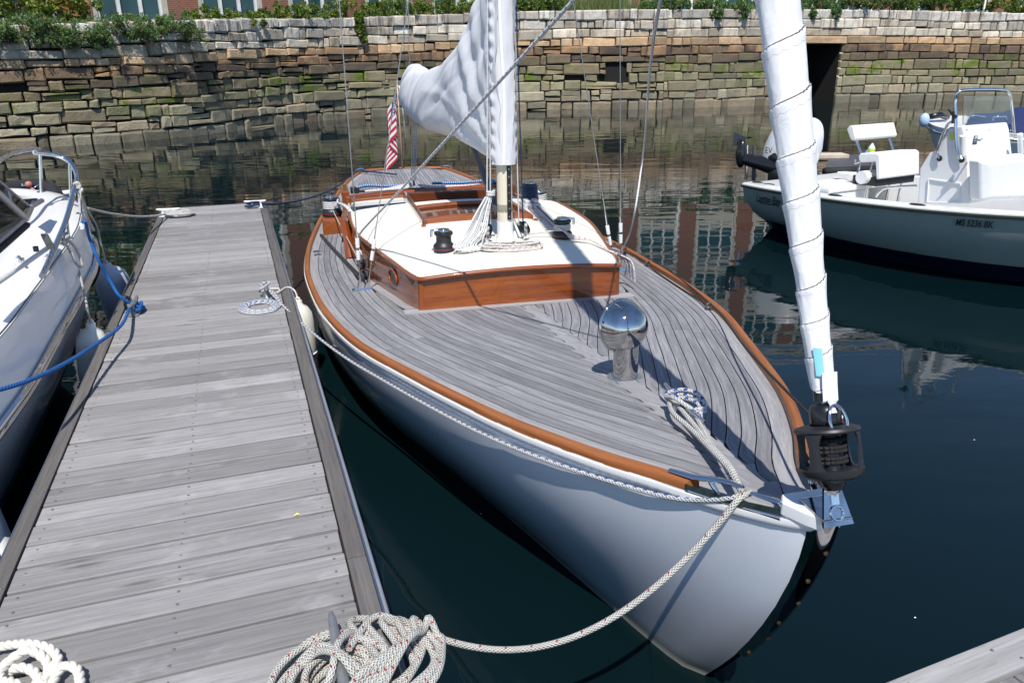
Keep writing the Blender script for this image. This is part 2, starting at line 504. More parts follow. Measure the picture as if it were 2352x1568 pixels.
for i, (a, b) in enumerate(((.7, 2.32), (2.325, 5.2), (5.205, 7.9), (7.905, SEND))):
    for side, (x0, x1) in enumerate(((XL0, XL1-.004), (XR1+.004, XR0))):
        gg = G().cbox(-(b-a)/2, (b-a)/2, -(x1-x0)/2, (x1-x0)/2, -.04, .0015, .004)
        me = gg.mesh('edge_board'); me.materials.append(M_edge)
        off = .45*side
        inst('edge_board', me, DR, Matrix.Translation(((x0+x1)/2, (a+b)/2-(0 if not side else 0), .0012)) @ Matrix.Rotation(pi/2, 4, 'Z'))
    for side, xx in ((0, XL0), (1, XR0)):
        pass
es = G()
for s in (.95, 1.55, 2.1, 2.55, 3.2, 3.9, 4.6, 5.1, 5.4, 6.2, 7.0, 7.8, 8.1, 8.9, 9.6, 10.2):
    for x in (XL0+.016, XL0+.043, XR1+.02, XR1+.052):
        es.lathe([(.0001, .0025), (.003, .003), (.0052, .001)], 8, Matrix.Translation((x, s, .0035)))
tag(es.build('edge_screw_heads', M_scr, DR, True), kind='stuff')
for x0, x1 in ((XR0+.002, XR0+.010), (XL0-.010, XL0-.002)):
    G().cbox(x0, x1, .7, SEND, -.10, -.004, .002).build('metal_flange', M_alu, DR)
for x0, x1 in ((XR0-.012, XR0+.022), (XL0-.022, XL0+.012)):
    G().tube([((x0+x1)/2+.006*(1 if x0 > 0 else -1), .7, -.045), ((x0+x1)/2+.006*(1 if x0 > 0 else -1), SEND, -.045)], .018, 10).build('rub_strip', plain('blue_grey_rub_strip', (.22, .25, .30), .5), DR, True)
G().box(XL0+.01, XR0-.01, .7, SEND-.005, -.2, -.034).build('frame', M_rub, DR)
G().box(XL0+.08, XR0-.08, .72, SEND-.1, -.95, -.2).build('float', M_rub, DR)
G().cbox(XL0, XR0, SEND+.003, SEND+.042, -.16, .0, .004).build('end_board', M_edge, DR)

def cleat(parent, x, y, rz, L=.30, h=.075, mat=None, z=0.0):
    M = Matrix.Translation((x, y, z)) @ Matrix.Rotation(rz, 4, 'Z')
    gg = G()
    horn = [M @ Vector((0, L*t, h+.012*(abs(t*2)**2))) for t in (-.5, -.42, -.25, -.1, 0, .1, .25, .42, .5)]
    gg.tube(horn, [.007, .012, .016, .019, .02, .019, .016, .012, .007], 10)
    for s in (-.055, .055):
        gg.tube([M @ Vector((0, s*1.35, .0)), M @ Vector((0, s*1.15, .03)), M @ Vector((0, s, h))], [.026, .016, .015], 10)
    gg.cbox(-.035, .035, -.105, .105, 0, .012, .004, M)
    return gg.build('cleat', mat or M_galv, parent, True, 40)
a = dl(765, 1408, .09); b = dl(785, 1568, .09)
CL1 = ((a.x+b.x)/2, (a.y+b.y)/2-.04)
cleat(DR, CL1[0], CL1[1], 0, .36, .085)
CL2 = dl(612, 672, .03); cleat(DR, CL2.x, CL2.y, 0, .26)
CL3 = dl(311, 712, .02); cleat(DR, CL3.x, CL3.y, -.08, .26)
CL4 = dl(388, 493, .02); cleat(DR, CL4.x, CL4.y, pi/2-.1, .26, mat=M_white2)
CL5 = dl(587, 474, .02); cleat(DR, CL5.x, CL5.y, pi/2-.1, .26, mat=M_white2)
# a dropped leaf on the planks
lf = dl(680, 1182, .004)
o = G().add([(lf.x-.012, lf.y, .002), (lf.x, lf.y-.006, .006), (lf.x+.016, lf.y+.004, .003), (lf.x+.004, lf.y+.01, .007)], [(0, 1, 2, 3)])
o.v = [tuple(DM @ Vector(p)) for p in o.v]
tag(recentre(o.build('fallen_leaf', M_yel)), 'tiny pale yellow leaf lying on the dock planks', 'leaf')

# ------------------------------------------------------------------ walkway corner, bottom right
P0, P1 = px(2352, 1440, DZ), px(2030, 1568, DZ)
ex = (P0-P1).normalized()
WR = thing('walkway_dock', 'corner of a second grey plank dock at the bottom right edge', 'dock', (P1.x, P1.y, DZ), math.atan2(ex.y, ex.x))
G().cbox(-1.6, 2.6, -.105, 0, -.05, .0, .004).build('edge_board', wood('pale_edge_wood', (.24, .235, .23), (.33, .325, .32), (.42, .415, .41), 'Object', (1.5, 30, 30), .8, bump=.2, tone=.05), WR)
me = G().cbox(-.066, .066, -1.5, -.112, -.045, -.012, .004).mesh('plank'); 
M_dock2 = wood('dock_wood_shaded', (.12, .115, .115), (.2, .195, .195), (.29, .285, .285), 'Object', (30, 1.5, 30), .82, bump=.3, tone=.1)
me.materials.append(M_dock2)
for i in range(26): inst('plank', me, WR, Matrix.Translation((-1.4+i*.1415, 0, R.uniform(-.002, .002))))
gg = G()
for i in range(8):
    gg.lathe([(.0001, .0025), (.003, .003), (.0052, .001)], 8, Matrix.Translation((-.6+i*.33, -.03, .001)))
    gg.lathe([(.0001, .0025), (.003, .003), (.0052, .001)], 8, Matrix.Translation((-.55+i*.33, -.085, .001)))
tag(gg.build('screw_heads', M_scr, WR, True), kind='stuff')
G().box(-1.6, 2.6, -1.5, -.02, -.9, -.06).build('float', M_rub, WR)

# ------------------------------------------------------------------ sea walls
g = N('sea_wall_granite')
tc = g.n('TexCoord'); sp = g.n('SeparateXYZ'); g.l(tc.outputs['UV'], sp.inputs[0])
rn, fr = sp.outputs[0], sp.outputs[1]
pos = g.n('NewGeometry').outputs['Position']
def st_noise(scale, vs, det=4, rough=.6):
    mp = g.n('Mapping'); mp.inputs['Scale'].default_value = vs; g.l(pos, mp.inputs['Vector']); return g.noise(mp.outputs[0], scale, det, rough)
n1 = st_noise(3.2, (1, 1, 1), 6); n2 = st_noise(1.1, (1, 1, 1), 3); n3 = st_noise(1.6, (2.2, 2.2, .28), 4); n4 = st_noise(22, (1, 1, 1), 3)
ff = g.math('ADD', fr, g.math('MULTIPLY', g.math('SUBTRACT', n2, .5), .12))
ff = g.math('ADD', ff, g.math('MULTIPLY', g.math('SUBTRACT', rn, .5), .035))
lvl = g.ramp(ff, [(.0, (.19, .17, .12)), (.12, (.36, .32, .22)), (.28, (.30, .275, .165)), (.42, (.24, .21, .12)), (.50, (.13, .10, .065)), (.58, (.115, .082, .06)), (.625, (.50, .29, .14)), (.70, (.60, .42, .25)), (.75, (.68, .60, .47)), (1.0, (.68, .65, .59))])
r2 = g.math('FRACT', g.math('MULTIPLY', rn, 17.3)); r3 = g.math('FRACT', g.math('MULTIPLY', rn, 71.9))
c = g.mix(g.math('MULTIPLY', g.ramp(r2, [(.5, 0.0), (.75, 1.0)]), .35), lvl, (.36, .25, .15))
hs = g.n('HueSaturation'); g.l(g.math('MULTIPLY_ADD', r3, .75, .64), hs.inputs['Value']); g.l(c, hs.inputs['Color']); c = hs.outputs[0]
c = g.mix(g.ramp(n1, [(.35, .0), (.68, .55)]), c, g.mix(.5, c, (.1, .085, .07)))
topm = g.ramp(fr, [(.72, 0.0), (.80, 1.0)])
c = g.mix(g.math('MULTIPLY', topm, g.ramp(n3, [(.52, 0.0), (.66, .75)])), c, (.09, .075, .065))
c = g.mix(g.math('MULTIPLY', topm, g.ramp(st_noise(2.3, (1, 1, .5)), [(.6, 0.0), (.72, .55)])), c, (.30, .15, .07))
mossz = g.ramp(fr, [(.22, 0.0), (.30, 1.0), (.46, 1.0), (.54, 0.0)])
moss = g.math('MULTIPLY', mossz, g.ramp(st_noise(.85, (1, 1, 1.5), 4, .6), [(.52, 0.0), (.62, 1.0)]))
moss = g.math('MULTIPLY', moss, g.ramp(st_noise(2.2, (1, 1, 1.2)), [(.36, 0.0), (.5, .95)]))
c = g.mix(moss, c, (.13, .19, .012))
c = g.mix(g.ramp(n4, [(.25, .35), (.5, 0.0)]), c, (.05, .045, .04))
g.l(c, g.b.inputs['Base Color'])
g.set(rough=.88)
g.bump(g.math('ADD', n1, g.math('MULTIPLY', n4, .5)), .9, .05)
M_stone = g.m
M_joint = plain('dark_joint_shadow_stone', (.012, .011, .010), .95)

def pathfun(pts):
    d = [0]
    for a, b in zip(pts, pts[1:]): d.append(d[-1]+math.hypot(b[0]-a[0], b[1]-a[1]))
    def f(s):
        s = min(max(s, 0), d[-1]-1e-4)
        for i in range(len(d)-1):
            if s <= d[i+1]:
                t = (s-d[i])/(d[i+1]-d[i])
                return Vector([lerp(pts[i][k], pts[i+1][k], t) for k in range(3)])
    return f, d[-1]
def arcl(pts, n=6):
    return [tuple(p) for p in spl(pts, n)]
PA = arcl([(-24, 16.3, 3.4), (-16.24, 23.7, 3.54), (-14.02, 25.5, 3.66), (-12.72, 26.7, 3.76), (-11.6, 28.3, 3.88), (-10.7, 31, 4.05), (-9.5, 34.6, 4.25), (-7.46, 38, 4.46), (-3.83, 40.9, 4.72), (1.93, 43.5, 5.0), (8.3, 43.0, 5.0)])
PB = arcl([(7.6, 43.65, 5.0), (10.1, 43.95, 5.02), (14, 45.6, 5.1), (20.66, 48.7, 5.2), (26, 49.1, 5.1), (30.7, 48.4, 4.9), (36, 46.9, 4.65), (44, 43.5, 4.4)])
FR = [0]
for hh in (.10, .10, .10, .085, .105, .085, .095, .085, .09, .095, .105): FR.append(FR[-1]+hh)
FR = [x/FR[-1] for x in FR]
FR[0] = -.08
def und(j, s):
    return 0 if j <= 0 or j >= 11 else .011*sin(s*.55+j*1.9)+.013*noise.noise(Vector((s*.35, j*3.1, .5)))
def stone(fn, s0, s1, z0f, z1f, rnd, proud, frac, ragged, shift=0.0):
    "one block: uneven front face, real sides, joints left open round it"
    p, q = fn(s0), fn(s1)
    m = (p+q)/2
    t = Vector((q.x-p.x, q.y-p.y, 0)).normalized()
    nrm = Vector((t.y, -t.x, 0))
    L = math.hypot(q.x-p.x, q.y-p.y)
    z0, z1 = z0f*m.z, z1f*m.z
    gap = .014+.026*ragged*R.random()
    H = z1-z0
    ex_ = min(.2, .045/max(L, .2)); cx = [0, ex_, .5, 1-ex_, 1]; cz = [0, .12, .88, 1]
    jz = [R.uniform(-1, 1)*.045*ragged for _ in range(2)]; jb = [R.uniform(-1, 1)*.035*ragged for _ in range(2)]
    rows = []
    for iz, fz in enumerate(cz):
        row = []
        for ix, fx in enumerate(cx):
            edge = (ix in (0, 4))+(iz in (0, 3))
            dep = proud+(R.uniform(-.014, .014) if not edge else -.04-.03*(edge-1)+R.uniform(-.018, .01))
            x = lerp(-L/2+gap, L/2-gap, fx)+R.uniform(-.012, .012)*(1+ragged)
            lo = z0+gap*.8+lerp(jb[0], jb[1], fx); hi = z1-gap*.8+lerp(jz[0], jz[1], fx)
            z = lerp(lo, hi, fz)+R.uniform(-.008, .008)*(1+ragged)
            row.append(t*x+nrm*dep+Vector((0, 0, z-(z0+z1)/2)))
        rows.append(row)
    back = [[v-nrm*.3 for v in (r[0], r[-1])] for r in rows]
    V = [v for r in rows for v in r]
    F = [(i*5+j, i*5+j+1, (i+1)*5+j+1, (i+1)*5+j) for i in range(3) for j in range(4)]
    n = len(V)
    V += [rows[0][0]-nrm*.35, rows[0][4]-nrm*.35, rows[3][4]-nrm*.35, rows[3][0]-nrm*.35]
    F += [(n, n+1, 4, 3, 2, 1, 0), (n+3, 15, 16, 17, 18, 19, n+2), (n, 0, 5, 10, 15, n+3), (n+1, n+2, 19, 14, 9, 4)]
    return m, Vector((m.x, m.y, (z0+z1)/2)), V, F, [(rnd, frac+shift)]*len(V)
def sea_wall(name, label, path, smin, smax, ragged, skip=None, top_from=0, lev=None):
    root = thing(name, label, 'sea wall', (path[len(path)//2][0], path[len(path)//2][1], 0))
    fn, L = pathfun(path)
    blocks = []
    for j in range(11):
        s = smin+R.uniform(-.4, 0)
        rg = ragged if j < 7 else ragged*.5
        while s < smax:
            ln = R.choice((.35, .5, .65, .8, 1.0, 1.25, 1.7))*R.uniform(.85, 1.15)*(1.0 if j < 10 else .85)
            e = min(s+ln, smax)
            if smax-e < .3: e = smax
            if skip:
                sk = skip(j, s, e)
                if sk is not None:
                    s0, e, nx = sk
                    if e-s0 < .12: s = nx; continue
                    s = s0
                else: nx = e
            else: nx = e
            sm = (s+e)/2; uu = (lambda q: 0 if (skip and q in (7, 8)) else und(q, sm)); z0, z1 = FR[j]+uu(j), FR[j+1]+uu(j+1)
            f = (z0+z1)/2
            pr = R.uniform(-.03, .045)*(1+.8*ragged)
            if rg > .5 and R.random() < .18 and j < 8:
                zm = lerp(z0, z1, R.uniform(.35, .65))
                blocks.append(stone(fn, s, e, z0, zm, R.random(), pr, f, rg)); blocks.append(stone(fn, s, e, zm, z1, R.random(), R.uniform(-.06, .04), f, rg))
            elif not (rg > .6 and R.random() < .025 and 0 < j < 7):
                blocks.append(stone(fn, s, e, z0, z1, R.random(), pr, f, rg))
            s = nx
    # the ones that show largest become single stones
    def size(b):
        x, y, zc = proj(b[1])
        return (b[3] is not None)*((max(v.x for v in b[2])-min(v.x for v in b[2]))/zc if -60 < x < 2420 else -1/zc)
    blocks.sort(key=size, reverse=True)
    rest = G()
    for i, (m, c0, V, F, uv) in enumerate(blocks):
        if i < 295:
            o = G().add(V, F, uv).build('stone', M_stone, root)
            o.location = c0-root.location
        else: rest.add([v+c0-root.location for v in V], F, uv)
    tag(rest.build('far_stones', M_stone, root), kind='stuff')
    bk = []
    k = 60
    for zz in (-1.2, None):
        bk.append([])
        for i in range(k+1):
            p = fn(lerp(smin, smax, i/k)); q = fn(lerp(smin, smax, min(1, i/k+.01))); q0 = fn(lerp(smin, smax, max(0, i/k-.01)))
            t = Vector((q.x-q0.x, q.y-q0.y, 0)).normalized(); nn = Vector((t.y, -t.x, 0))
            bk[-1].append(Vector((p.x, p.y, p.z-.06 if zz is None else zz))-nn*.20-root.location)
    if not skip: G().grid(bk).build('core', M_joint, root)
    else:
        fr = sorted(skip('gap', 0, 0))
        kk = [i for i in range(k+1)]
        a = int((fr[0]-smin)/(smax-smin)*k); b = int((fr[1]-smin)/(smax-smin)*k)+1
        G().grid([r[:a+1] for r in bk]).build('core', M_joint, root)
        G().grid([r[b:] for r in bk]).build('core', M_joint, root)
        top = [[v.copy() for v in bk[0][a:b+1]], [v.copy() for v in bk[1][a:b+1]]]
        for v, u in zip(top[0], top[1]): v.z = (u.z)*.66
        G().grid(top).build('core', M_joint, root)
    return root, fn, L
fa, La = pathfun(PA)
WA, fA, LA = sea_wall('sea_wall', 'rough dry-laid granite sea wall, mossy and tide-stained, behind the sailboat', PA, 4.5, La, 1.0)
fb, Lb = pathfun(PB)
def s_at_px(fn, L, x):
    best = min((abs(proj(fn(i*L/800))[0]-x), i*L/800) for i in range(801))
    return best[1]
c0_, c1_ = s_at_px(fb, Lb, 1838), s_at_px(fb, Lb, 1946)
def skipB(j, s, e):
    if j == 'gap': return (c0_, c1_)
    if j >= 7: 
        if j == 7 and s < c1_+.25 and e > c0_-.25:
            if s < c0_-.3: return (s, c0_-.28, c0_-.28)
            if s >= c0_-.3 and s < c1_+.2: return (c0_-.27, c1_+.27, c1_+.28)
        return None
    if s < c0_ < e: return (s, c0_, c1_) 
    if c0_ <= s < c1_: return (c1_, c1_, c1_)
    return None
WB, fB, LB = sea_wall('sea_wall', 'coursed tan granite sea wall with a dark square culvert on the right', PB, .0, Lb, .35, skipB)
# culvert: a real passage running back from the opening
pa_, pb_ = fb(c0_), fb(c1_)
tt = Vector((pb_.x-pa_.x, pb_.y-pa_.y, 0)).normalized(); nn_ = Vector((-tt.y, tt.x, 0))
zt = FR[7]*pa_.z
gg = G()
ring = lambda d: [Vector((pa_.x, pa_.y, -1))+nn_*d, Vector((pa_.x, pa_.y, zt))+nn_*d, Vector((pb_.x, pb_.y, zt))+nn_*d, Vector((pb_.x, pb_.y, -1))+nn_*d]
gg.grid([[p-WB.location for p in ring(d)] for d in (.15, 3, 7)])
gg.add([p-WB.location for p in ring(7)], [(0, 1, 2, 3)])
gg.build('culvert_passage', M_joint, WB)

# terrace of land behind the walls
g = N('planted_soil')
g.l(g.ramp(g.noise(g.coord('Object'), 1.5, 5), [(.35, (.05, .075, .018)), (.65, (.10, .13, .035))]), g.b.inputs['Base Color']); g.set(rough=.95)
rows = [[], [], []]
for p in [fa(4.5+i*(La-4.5)/50) for i in range(51)]+[fb(.6+i*(Lb-.6)/30) for i in range(31)]:
    dr = Vector((p.x, p.y, 0)).normalized()
    rows[0].append(Vector((p.x, p.y, p.z-.10))+dr*.15)
    rows[1].append(Vector((p.x, p.y, p.z+.05))+dr*3.5)
    rows[2].append(Vector((p.x, p.y, p.z+.3))+dr*260)
tag(G().grid(rows).build('terrace_ground', g.m, None, True), kind='structure')

# ------------------------------------------------------------------ foliage
M_twig = plain('bark', (.09, .06, .04), .9)
def leafmat(name, stops):
    g = N(name)
    tc = g.n('TexCoord'); sp = g.n('SeparateXYZ'); g.l(tc.outputs['UV'], sp.inputs[0])
    g.l(g.ramp(sp.outputs[0], stops), g.b.inputs['Base Color']); g.set(rough=.6)
    g.b.inputs['Subsurface Weight'].default_value = 0
    tr = g.n('BsdfTranslucent'); mx = g.n('MixShader'); mx.inputs[0].default_value = .25
    g.l(g.ramp(sp.outputs[0], [(p, tuple(min(1, x*1.3) for x in c)) for p, c in stops]), tr.inputs[0])
    out = g.t.nodes['Material Output']
    g.l(g.b.outputs[0], mx.inputs[1]); g.l(tr.outputs[0], mx.inputs[2]); g.l(mx.outputs[0], out.inputs[0])
    return g.m
L_jun = leafmat('juniper_needles', [(0, (.04, .085, .025)), (.45, (.095, .19, .055)), (.8, (.17, .27, .075)), (1, (.36, .24, .09))])
L_rose = leafmat('rose_leaves', [(0, (.05, .095, .015)), (.5, (.14, .22, .03)), (.8, (.25, .31, .045)), (.92, (.38, .28, .06)), (1, (.42, .17, .06))])
L_dark = leafmat('dark_shrub_leaves', [(0, (.012, .03, .008)), (.6, (.035, .07, .015)), (1, (.09, .14, .03))])
L_grass = leafmat('ornamental_grass', [(0, (.09, .13, .03)), (.6, (.17, .22, .07)), (1, (.3, .32, .14))])
def leaves(n, fn, size, col=(0, 1), elong=1.6, droop=0):
    g = G(); r = R
    for _ in range(n):
        p, outw = fn()
        d = Vector((r.gauss(0, 1), r.gauss(0, 1), r.gauss(0, 1)))+outw*1.4
        d.normalize()
        q = d.cross(Vector((r.gauss(0, 1), r.gauss(0, 1), r.gauss(0, 1)))).normalized()
        a = size*r.uniform(.6, 1.35); b = a/elong
        c = r.uniform(*col)
        g.add([p-d*a*.5-q*b*.1, p+q*b*.5, p+d*a*.6, p-q*b*.5], [(0, 1, 2, 3)], [(c, 0)]*4)
    return g
def shrub(name, label, cat, lumps, n, mat, size, col=(0, 1), stem=True, group=None, elong=1.6):
    "lumps: (centre, radius xyz); leaves crowd the shell of many sub-clumps"
    base = Vector((sum(l[0][0] for l in lumps)/len(lumps), sum(l[0][1] for l in lumps)/len(lumps), min(l[0][2]-l[1][2] for l in lumps)))
    root = thing(name, label, cat, base, 0, group)
    subs = []
    for c, rad in lumps:
        for _ in range(max(10, int(26*rad[0]*rad[2]/1.0))):
            u = Vector((R.gauss(0, 1), R.gauss(0, 1), R.gauss(0, 1))).normalized()*R.random()**.4
            k = R.uniform(.16, .34)*min(rad[2], 1.0)+.05
            subs.append((Vector((c[0]+u.x*rad[0], c[1]+u.y*rad[1], c[2]+u.z*rad[2])), k, R.uniform(-.22, .22)))
    def fn():
        c, k, _ = fn.s = R.choice(subs)
        u = Vector((R.gauss(0, 1), R.gauss(0, 1), R.gauss(0, 1))).normalized()
        return c+u*k*R.uniform(.55, 1.1)-base, u
    g = G()
    for _ in range(n):
        p, outw = fn()
        d = Vector((R.gauss(0, 1), R.gauss(0, 1), R.gauss(0, 1)))+outw*1.5
        d.normalize(); q = d.cross(Vector((R.gauss(0, 1), R.gauss(0, 1), R.gauss(0, 1)))).normalized()
        a = size*R.uniform(.6, 1.35); b = a/elong
        cc = min(max(lerp(col[0], col[1], R.random())+fn.s[2]+(.0), 0), 1)
        g.add([p-d*a*.5-q*b*.1, p+q*b*.5, p+d*a*.6, p-q*b*.5], [(0, 1, 2, 3)], [(cc, 0)]*4)
    tag(g.build('foliage', mat, root), kind='stuff')
    if stem:
        gs = G()
        for c, rad in lumps:
            for _ in range(3):
                a = Vector((c[0]+R.uniform(-.2, .2), c[1]+R.uniform(-.1, .2), c[2]-rad[2]*.9))-base
                b = Vector((c[0]+R.uniform(-.5, .5)*rad[0], c[1]+R.uniform(-.4, .4)*rad[1], c[2]+rad[2]*.3))-base
                gs.tube([a, (a+b)/2+Vector((R.uniform(-.1, .1), 0, .05)), b], [.03, .02, .01], 6)
        tag(gs.build('branches', M_twig, root), kind='stuff')
    return root
def on_wall(fn, L, x, back, up):
    p = fn(s_at_px(fn, L, x))
    d = Vector((p.x, p.y, 0)).normalized()
    return Vector((p.x, p.y, p.z+up))+d*back
# juniper hanging over the left end of the wall
lab = ['spreading green juniper hanging over the wall at the far left edge', 'broad green juniper mat spilling over the wall above the cruiser bow', 'juniper clump whose lowest sprays hang down the left wall', 'rounded end of the juniper bed beside bare pale stones']
for i, (xa, xb, up, dn) in enumerate(((-90, 60, -.10, .45), (60, 190, -.10, .45), (190, 335, -.08, .55), (335, 450, -.16, .55))):
    lumps = []
    for k in range(7):
        x = lerp(xa, xb, (k+.5)/7)
        lumps.append((on_wall(fa, La, x, R.uniform(.5, 1.0), up+R.uniform(-.05, .1)), (.75, .9, .27)))
        lumps.append((on_wall(fa, La, x, R.uniform(-.35, -.05), -R.uniform(.0, dn)), (.5, .35, .3)))
    shrub('juniper_bush', lab[i], 'bush', lumps, 7500, L_jun, .085, (.1, .9), elong=2.6, group='junipers on the left wall')
# hedge of roses along the wall top
hl = ['low rose hedge, reddish leaves, just right of the juniper', 'yellow-green rose hedge above the pale wall, left of the flag halyard', 'rose hedge section with a vine trailing down the wall face', 'rose hedge section directly behind the sail cover top', 'dark rose hedge just right of the mast']
for i, (xa, xb) in enumerate(((450, 640), (640, 860), (860, 1040), (1040, 1180), (1180, 1290))):
    lumps = []
    for k in range(7):
        x = lerp(xa, xb, (k+.5)/7)
        lumps.append((on_wall(fa, La, x, R.uniform(.7, 1.6), R.uniform(.15, .45)+(-.2 if i == 0 else 0)), (.75, .8, .5 if i else .33)))
    if i == 2:
        for k in range(4): lumps.append((on_wall(fa, La, 823+k*2, -.12, -.1-.28*k), (.22, .12, .2)))
    shrub('rose_hedge', hl[i], 'hedge', lumps, 6200, L_rose, .12, (0, .8) if i != 4 else (0, .5), group='rose hedge on the wall top')
tl = ['tall shrub with orange tinted leaves at the upper left corner', 'dark green tree crown behind the orange shrub at upper left']
p = on_wall(fa, La, 25, 2.6, .9); shrub('tall_shrub', tl[0], 'shrub', [(p, (2.0, 1.0, .8)), (p+Vector((1.6, .6, -.1)), (1.3, .8, .6))], 4600, L_rose, .14, (.2, 1))
p = on_wall(fa, La, 85, 4.0, 2.0); shrub('tall_shrub', tl[1], 'shrub', [(p, (1.7, 1.0, 1.9)), (p+Vector((-2, 0, .6)), (1.6, 1, 2))], 4200, L_dark, .16, (0, .8))
gl = ['pale ornamental grass clump left of the leaning rope on the wall top', 'pale ornamental grass clump behind the port shrouds']
for i, x in enumerate((1335, 1405)):
    c = on_wall(fa, La, x, 1.6, -.1)
    root = thing('ornamental_grass', gl[i], 'grass', c)
    g = G()
    for _ in range(1600):
        b = Vector((R.gauss(0, .75), R.gauss(0, .4), 0)); h = R.uniform(.5, 1.05); ln = Vector((R.gauss(0, .2), R.gauss(0, .2), h)); wv = Vector((R.uniform(-1, 1), R.uniform(-1, 1), 0)).normalized()*.012; cc = R.random()
        g.add([b-wv, b+wv, b+ln], [(0, 1, 2)], [(cc, 0)]*3)
    tag(g.build('blades', L_grass, root), kind='stuff')
rl = ['low juniper bed on the wall top between the shrouds and the furled jib', 'low juniper overhanging the wall just left of the furled jib', 'low juniper overhanging the wall above the culvert', 'fluffy pale grass and shrub above the culvert', 'shrub mass between the dark trunks at top right', 'reddish shrub at the top right corner of the wall']
for i, (xa, xb, fn, L, m, colr, up) in enumerate(((1455, 1620, fb, Lb, L_jun, (.2, .8), .15), (1620, 1775, fb, Lb, L_jun, (.2, .8), .12), (1790, 1930, fb, Lb, L_jun, (.1, .75), .15), (1930, 2060, fb, Lb, L_grass, (0, .7), .35), (2060, 2210, fb, Lb, L_rose, (.1, .6), .4), (2210, 2400, fb, Lb, L_rose, (.0, .9), .35))):
    lumps = []
    for k in range(8):
        x = lerp(xa, xb, (k+.5)/8)
        lumps.append((on_wall(fn, L, x, R.uniform(.5, 1.8), up+R.uniform(0, .25)), (.9, .8, .38)))
        if i in (1, 2) and k % 3 == 1: lumps.append((on_wall(fn, L, x, -.1, -.2), (.4, .25, .3)))
    shrub('wall_shrub', rl[i], 'shrub', lumps, 6000, m, .12, colr, group='planting on the right wall')
# trunks and posts at the top right
M_bark = plain('dark_bark', (.035, .028, .022), .95, var=.4, sc=12, bump=.8, bsc=14)
for x, lb in ((2053, 'dark tree trunk above the culvert at the top of the frame'), (2140, 'dark tree trunk in the shrubs right of the culvert'), (2185, 'thin dark tree trunk near the white lamp post')):
    c = on_wall(fb, Lb, x, 3.0, 0)
    root = thing('street_tree', lb, 'tree', c)
    G().tube([(0, 0, -.2), (.02, 0, .8), (-.03, .05, 2.2), (.02, .1, 3.8)], [.20, .16, .14, .10], 10).build('trunk', M_bark, root, True)
    gs = G()
    for k in range(7):
        a = k*.9
        gs.tube([(0, .05, 2.4+.2*k), (cos(a)*.7, sin(a)*.7, 3.4+.25*k), (cos(a)*1.5, sin(a)*1.5, 4.2+.25*k)], [.06, .04, .015], 6)
    tag(gs.build('limbs', M_bark, root, True), kind='stuff')
    sub = [(Vector((R.gauss(0, 1.0), R.gauss(0, 1.0), 4.6+R.gauss(0, .9))), R.uniform(.3, .55)) for _ in range(30)]
    def fnl(sub=sub):
        cc, k = R.choice(sub); u = Vector((R.gauss(0, 1), R.gauss(0, 1), R.gauss(0, 1))).normalized(); return cc+u*k, u
    tag(leaves(2600, fnl, .2, (0, .9)).build('crown', L_dark, root), kind='stuff')
for x, fn, L, lb in ((1587, fb, Lb, 'slim white post standing on the wall top near the jib'), (2258, fb, Lb, 'slim white post standing on the wall top at far right')):
    c = on_wall(fn, L, x, .9, 0)
    root = thing('lamp_post', lb, 'post', c, 0, 'white posts on the wall top')
    G().lathe([(.001, -.1), (.10, -.1), (.09, .05), (.055, .12), (.05, 3.4), (.06, 3.45), (.001, 3.46)], 14).build('pole', M_white, root, True, 40)
    G().lathe([(.001, 3.85), (.2, 3.75), (.22, 3.7), (.12, 3.5), (.05, 3.42)], 14).build('lamp_head', M_grayd, root, True, 40)

# ------------------------------------------------------------------ brick buildings behind
g = N('red_brick')
br = g.n('TexBrick'); br.inputs['Color1'].default_value = (.26, .085, .05, 1); br.inputs['Color2'].default_value = (.19, .06, .04, 1); br.inputs['Mortar'].default_value = (.28, .24, .2, 1)
br.inputs['Scale'].default_value = 1.0; br.inputs['Brick Width'].default_value = .21; br.inputs['Row Height'].default_value = .075; br.inputs['Mortar Size'].default_value = .006
tc = g.n('TexCoord'); sx = g.n('SeparateXYZ'); cb = g.n('CombineXYZ'); g.l(tc.outputs['Object'], sx.inputs[0]); g.l(g.math('ADD', sx.outputs[0], sx.outputs[1]), cb.inputs[0]); g.l(sx.outputs[2], cb.inputs[1]); g.l(cb.outputs[0], br.inputs['Vector'])
g.l(br.outputs[0], g.b.inputs['Base Color']); g.set(rough=.9)
M_brick = g.m
M_lime = plain('limestone_trim', (.48, .44, .37), .85, var=.1)
M_wfr = plain('white_window_frame', (.75, .76, .75), .4)
M_pane = plain('blue_green_glazing', (.02, .06, .07), .04, var=.3, sc=.6)
M_roofd = plain('roof_membrane', (.2, .2, .2), .9)
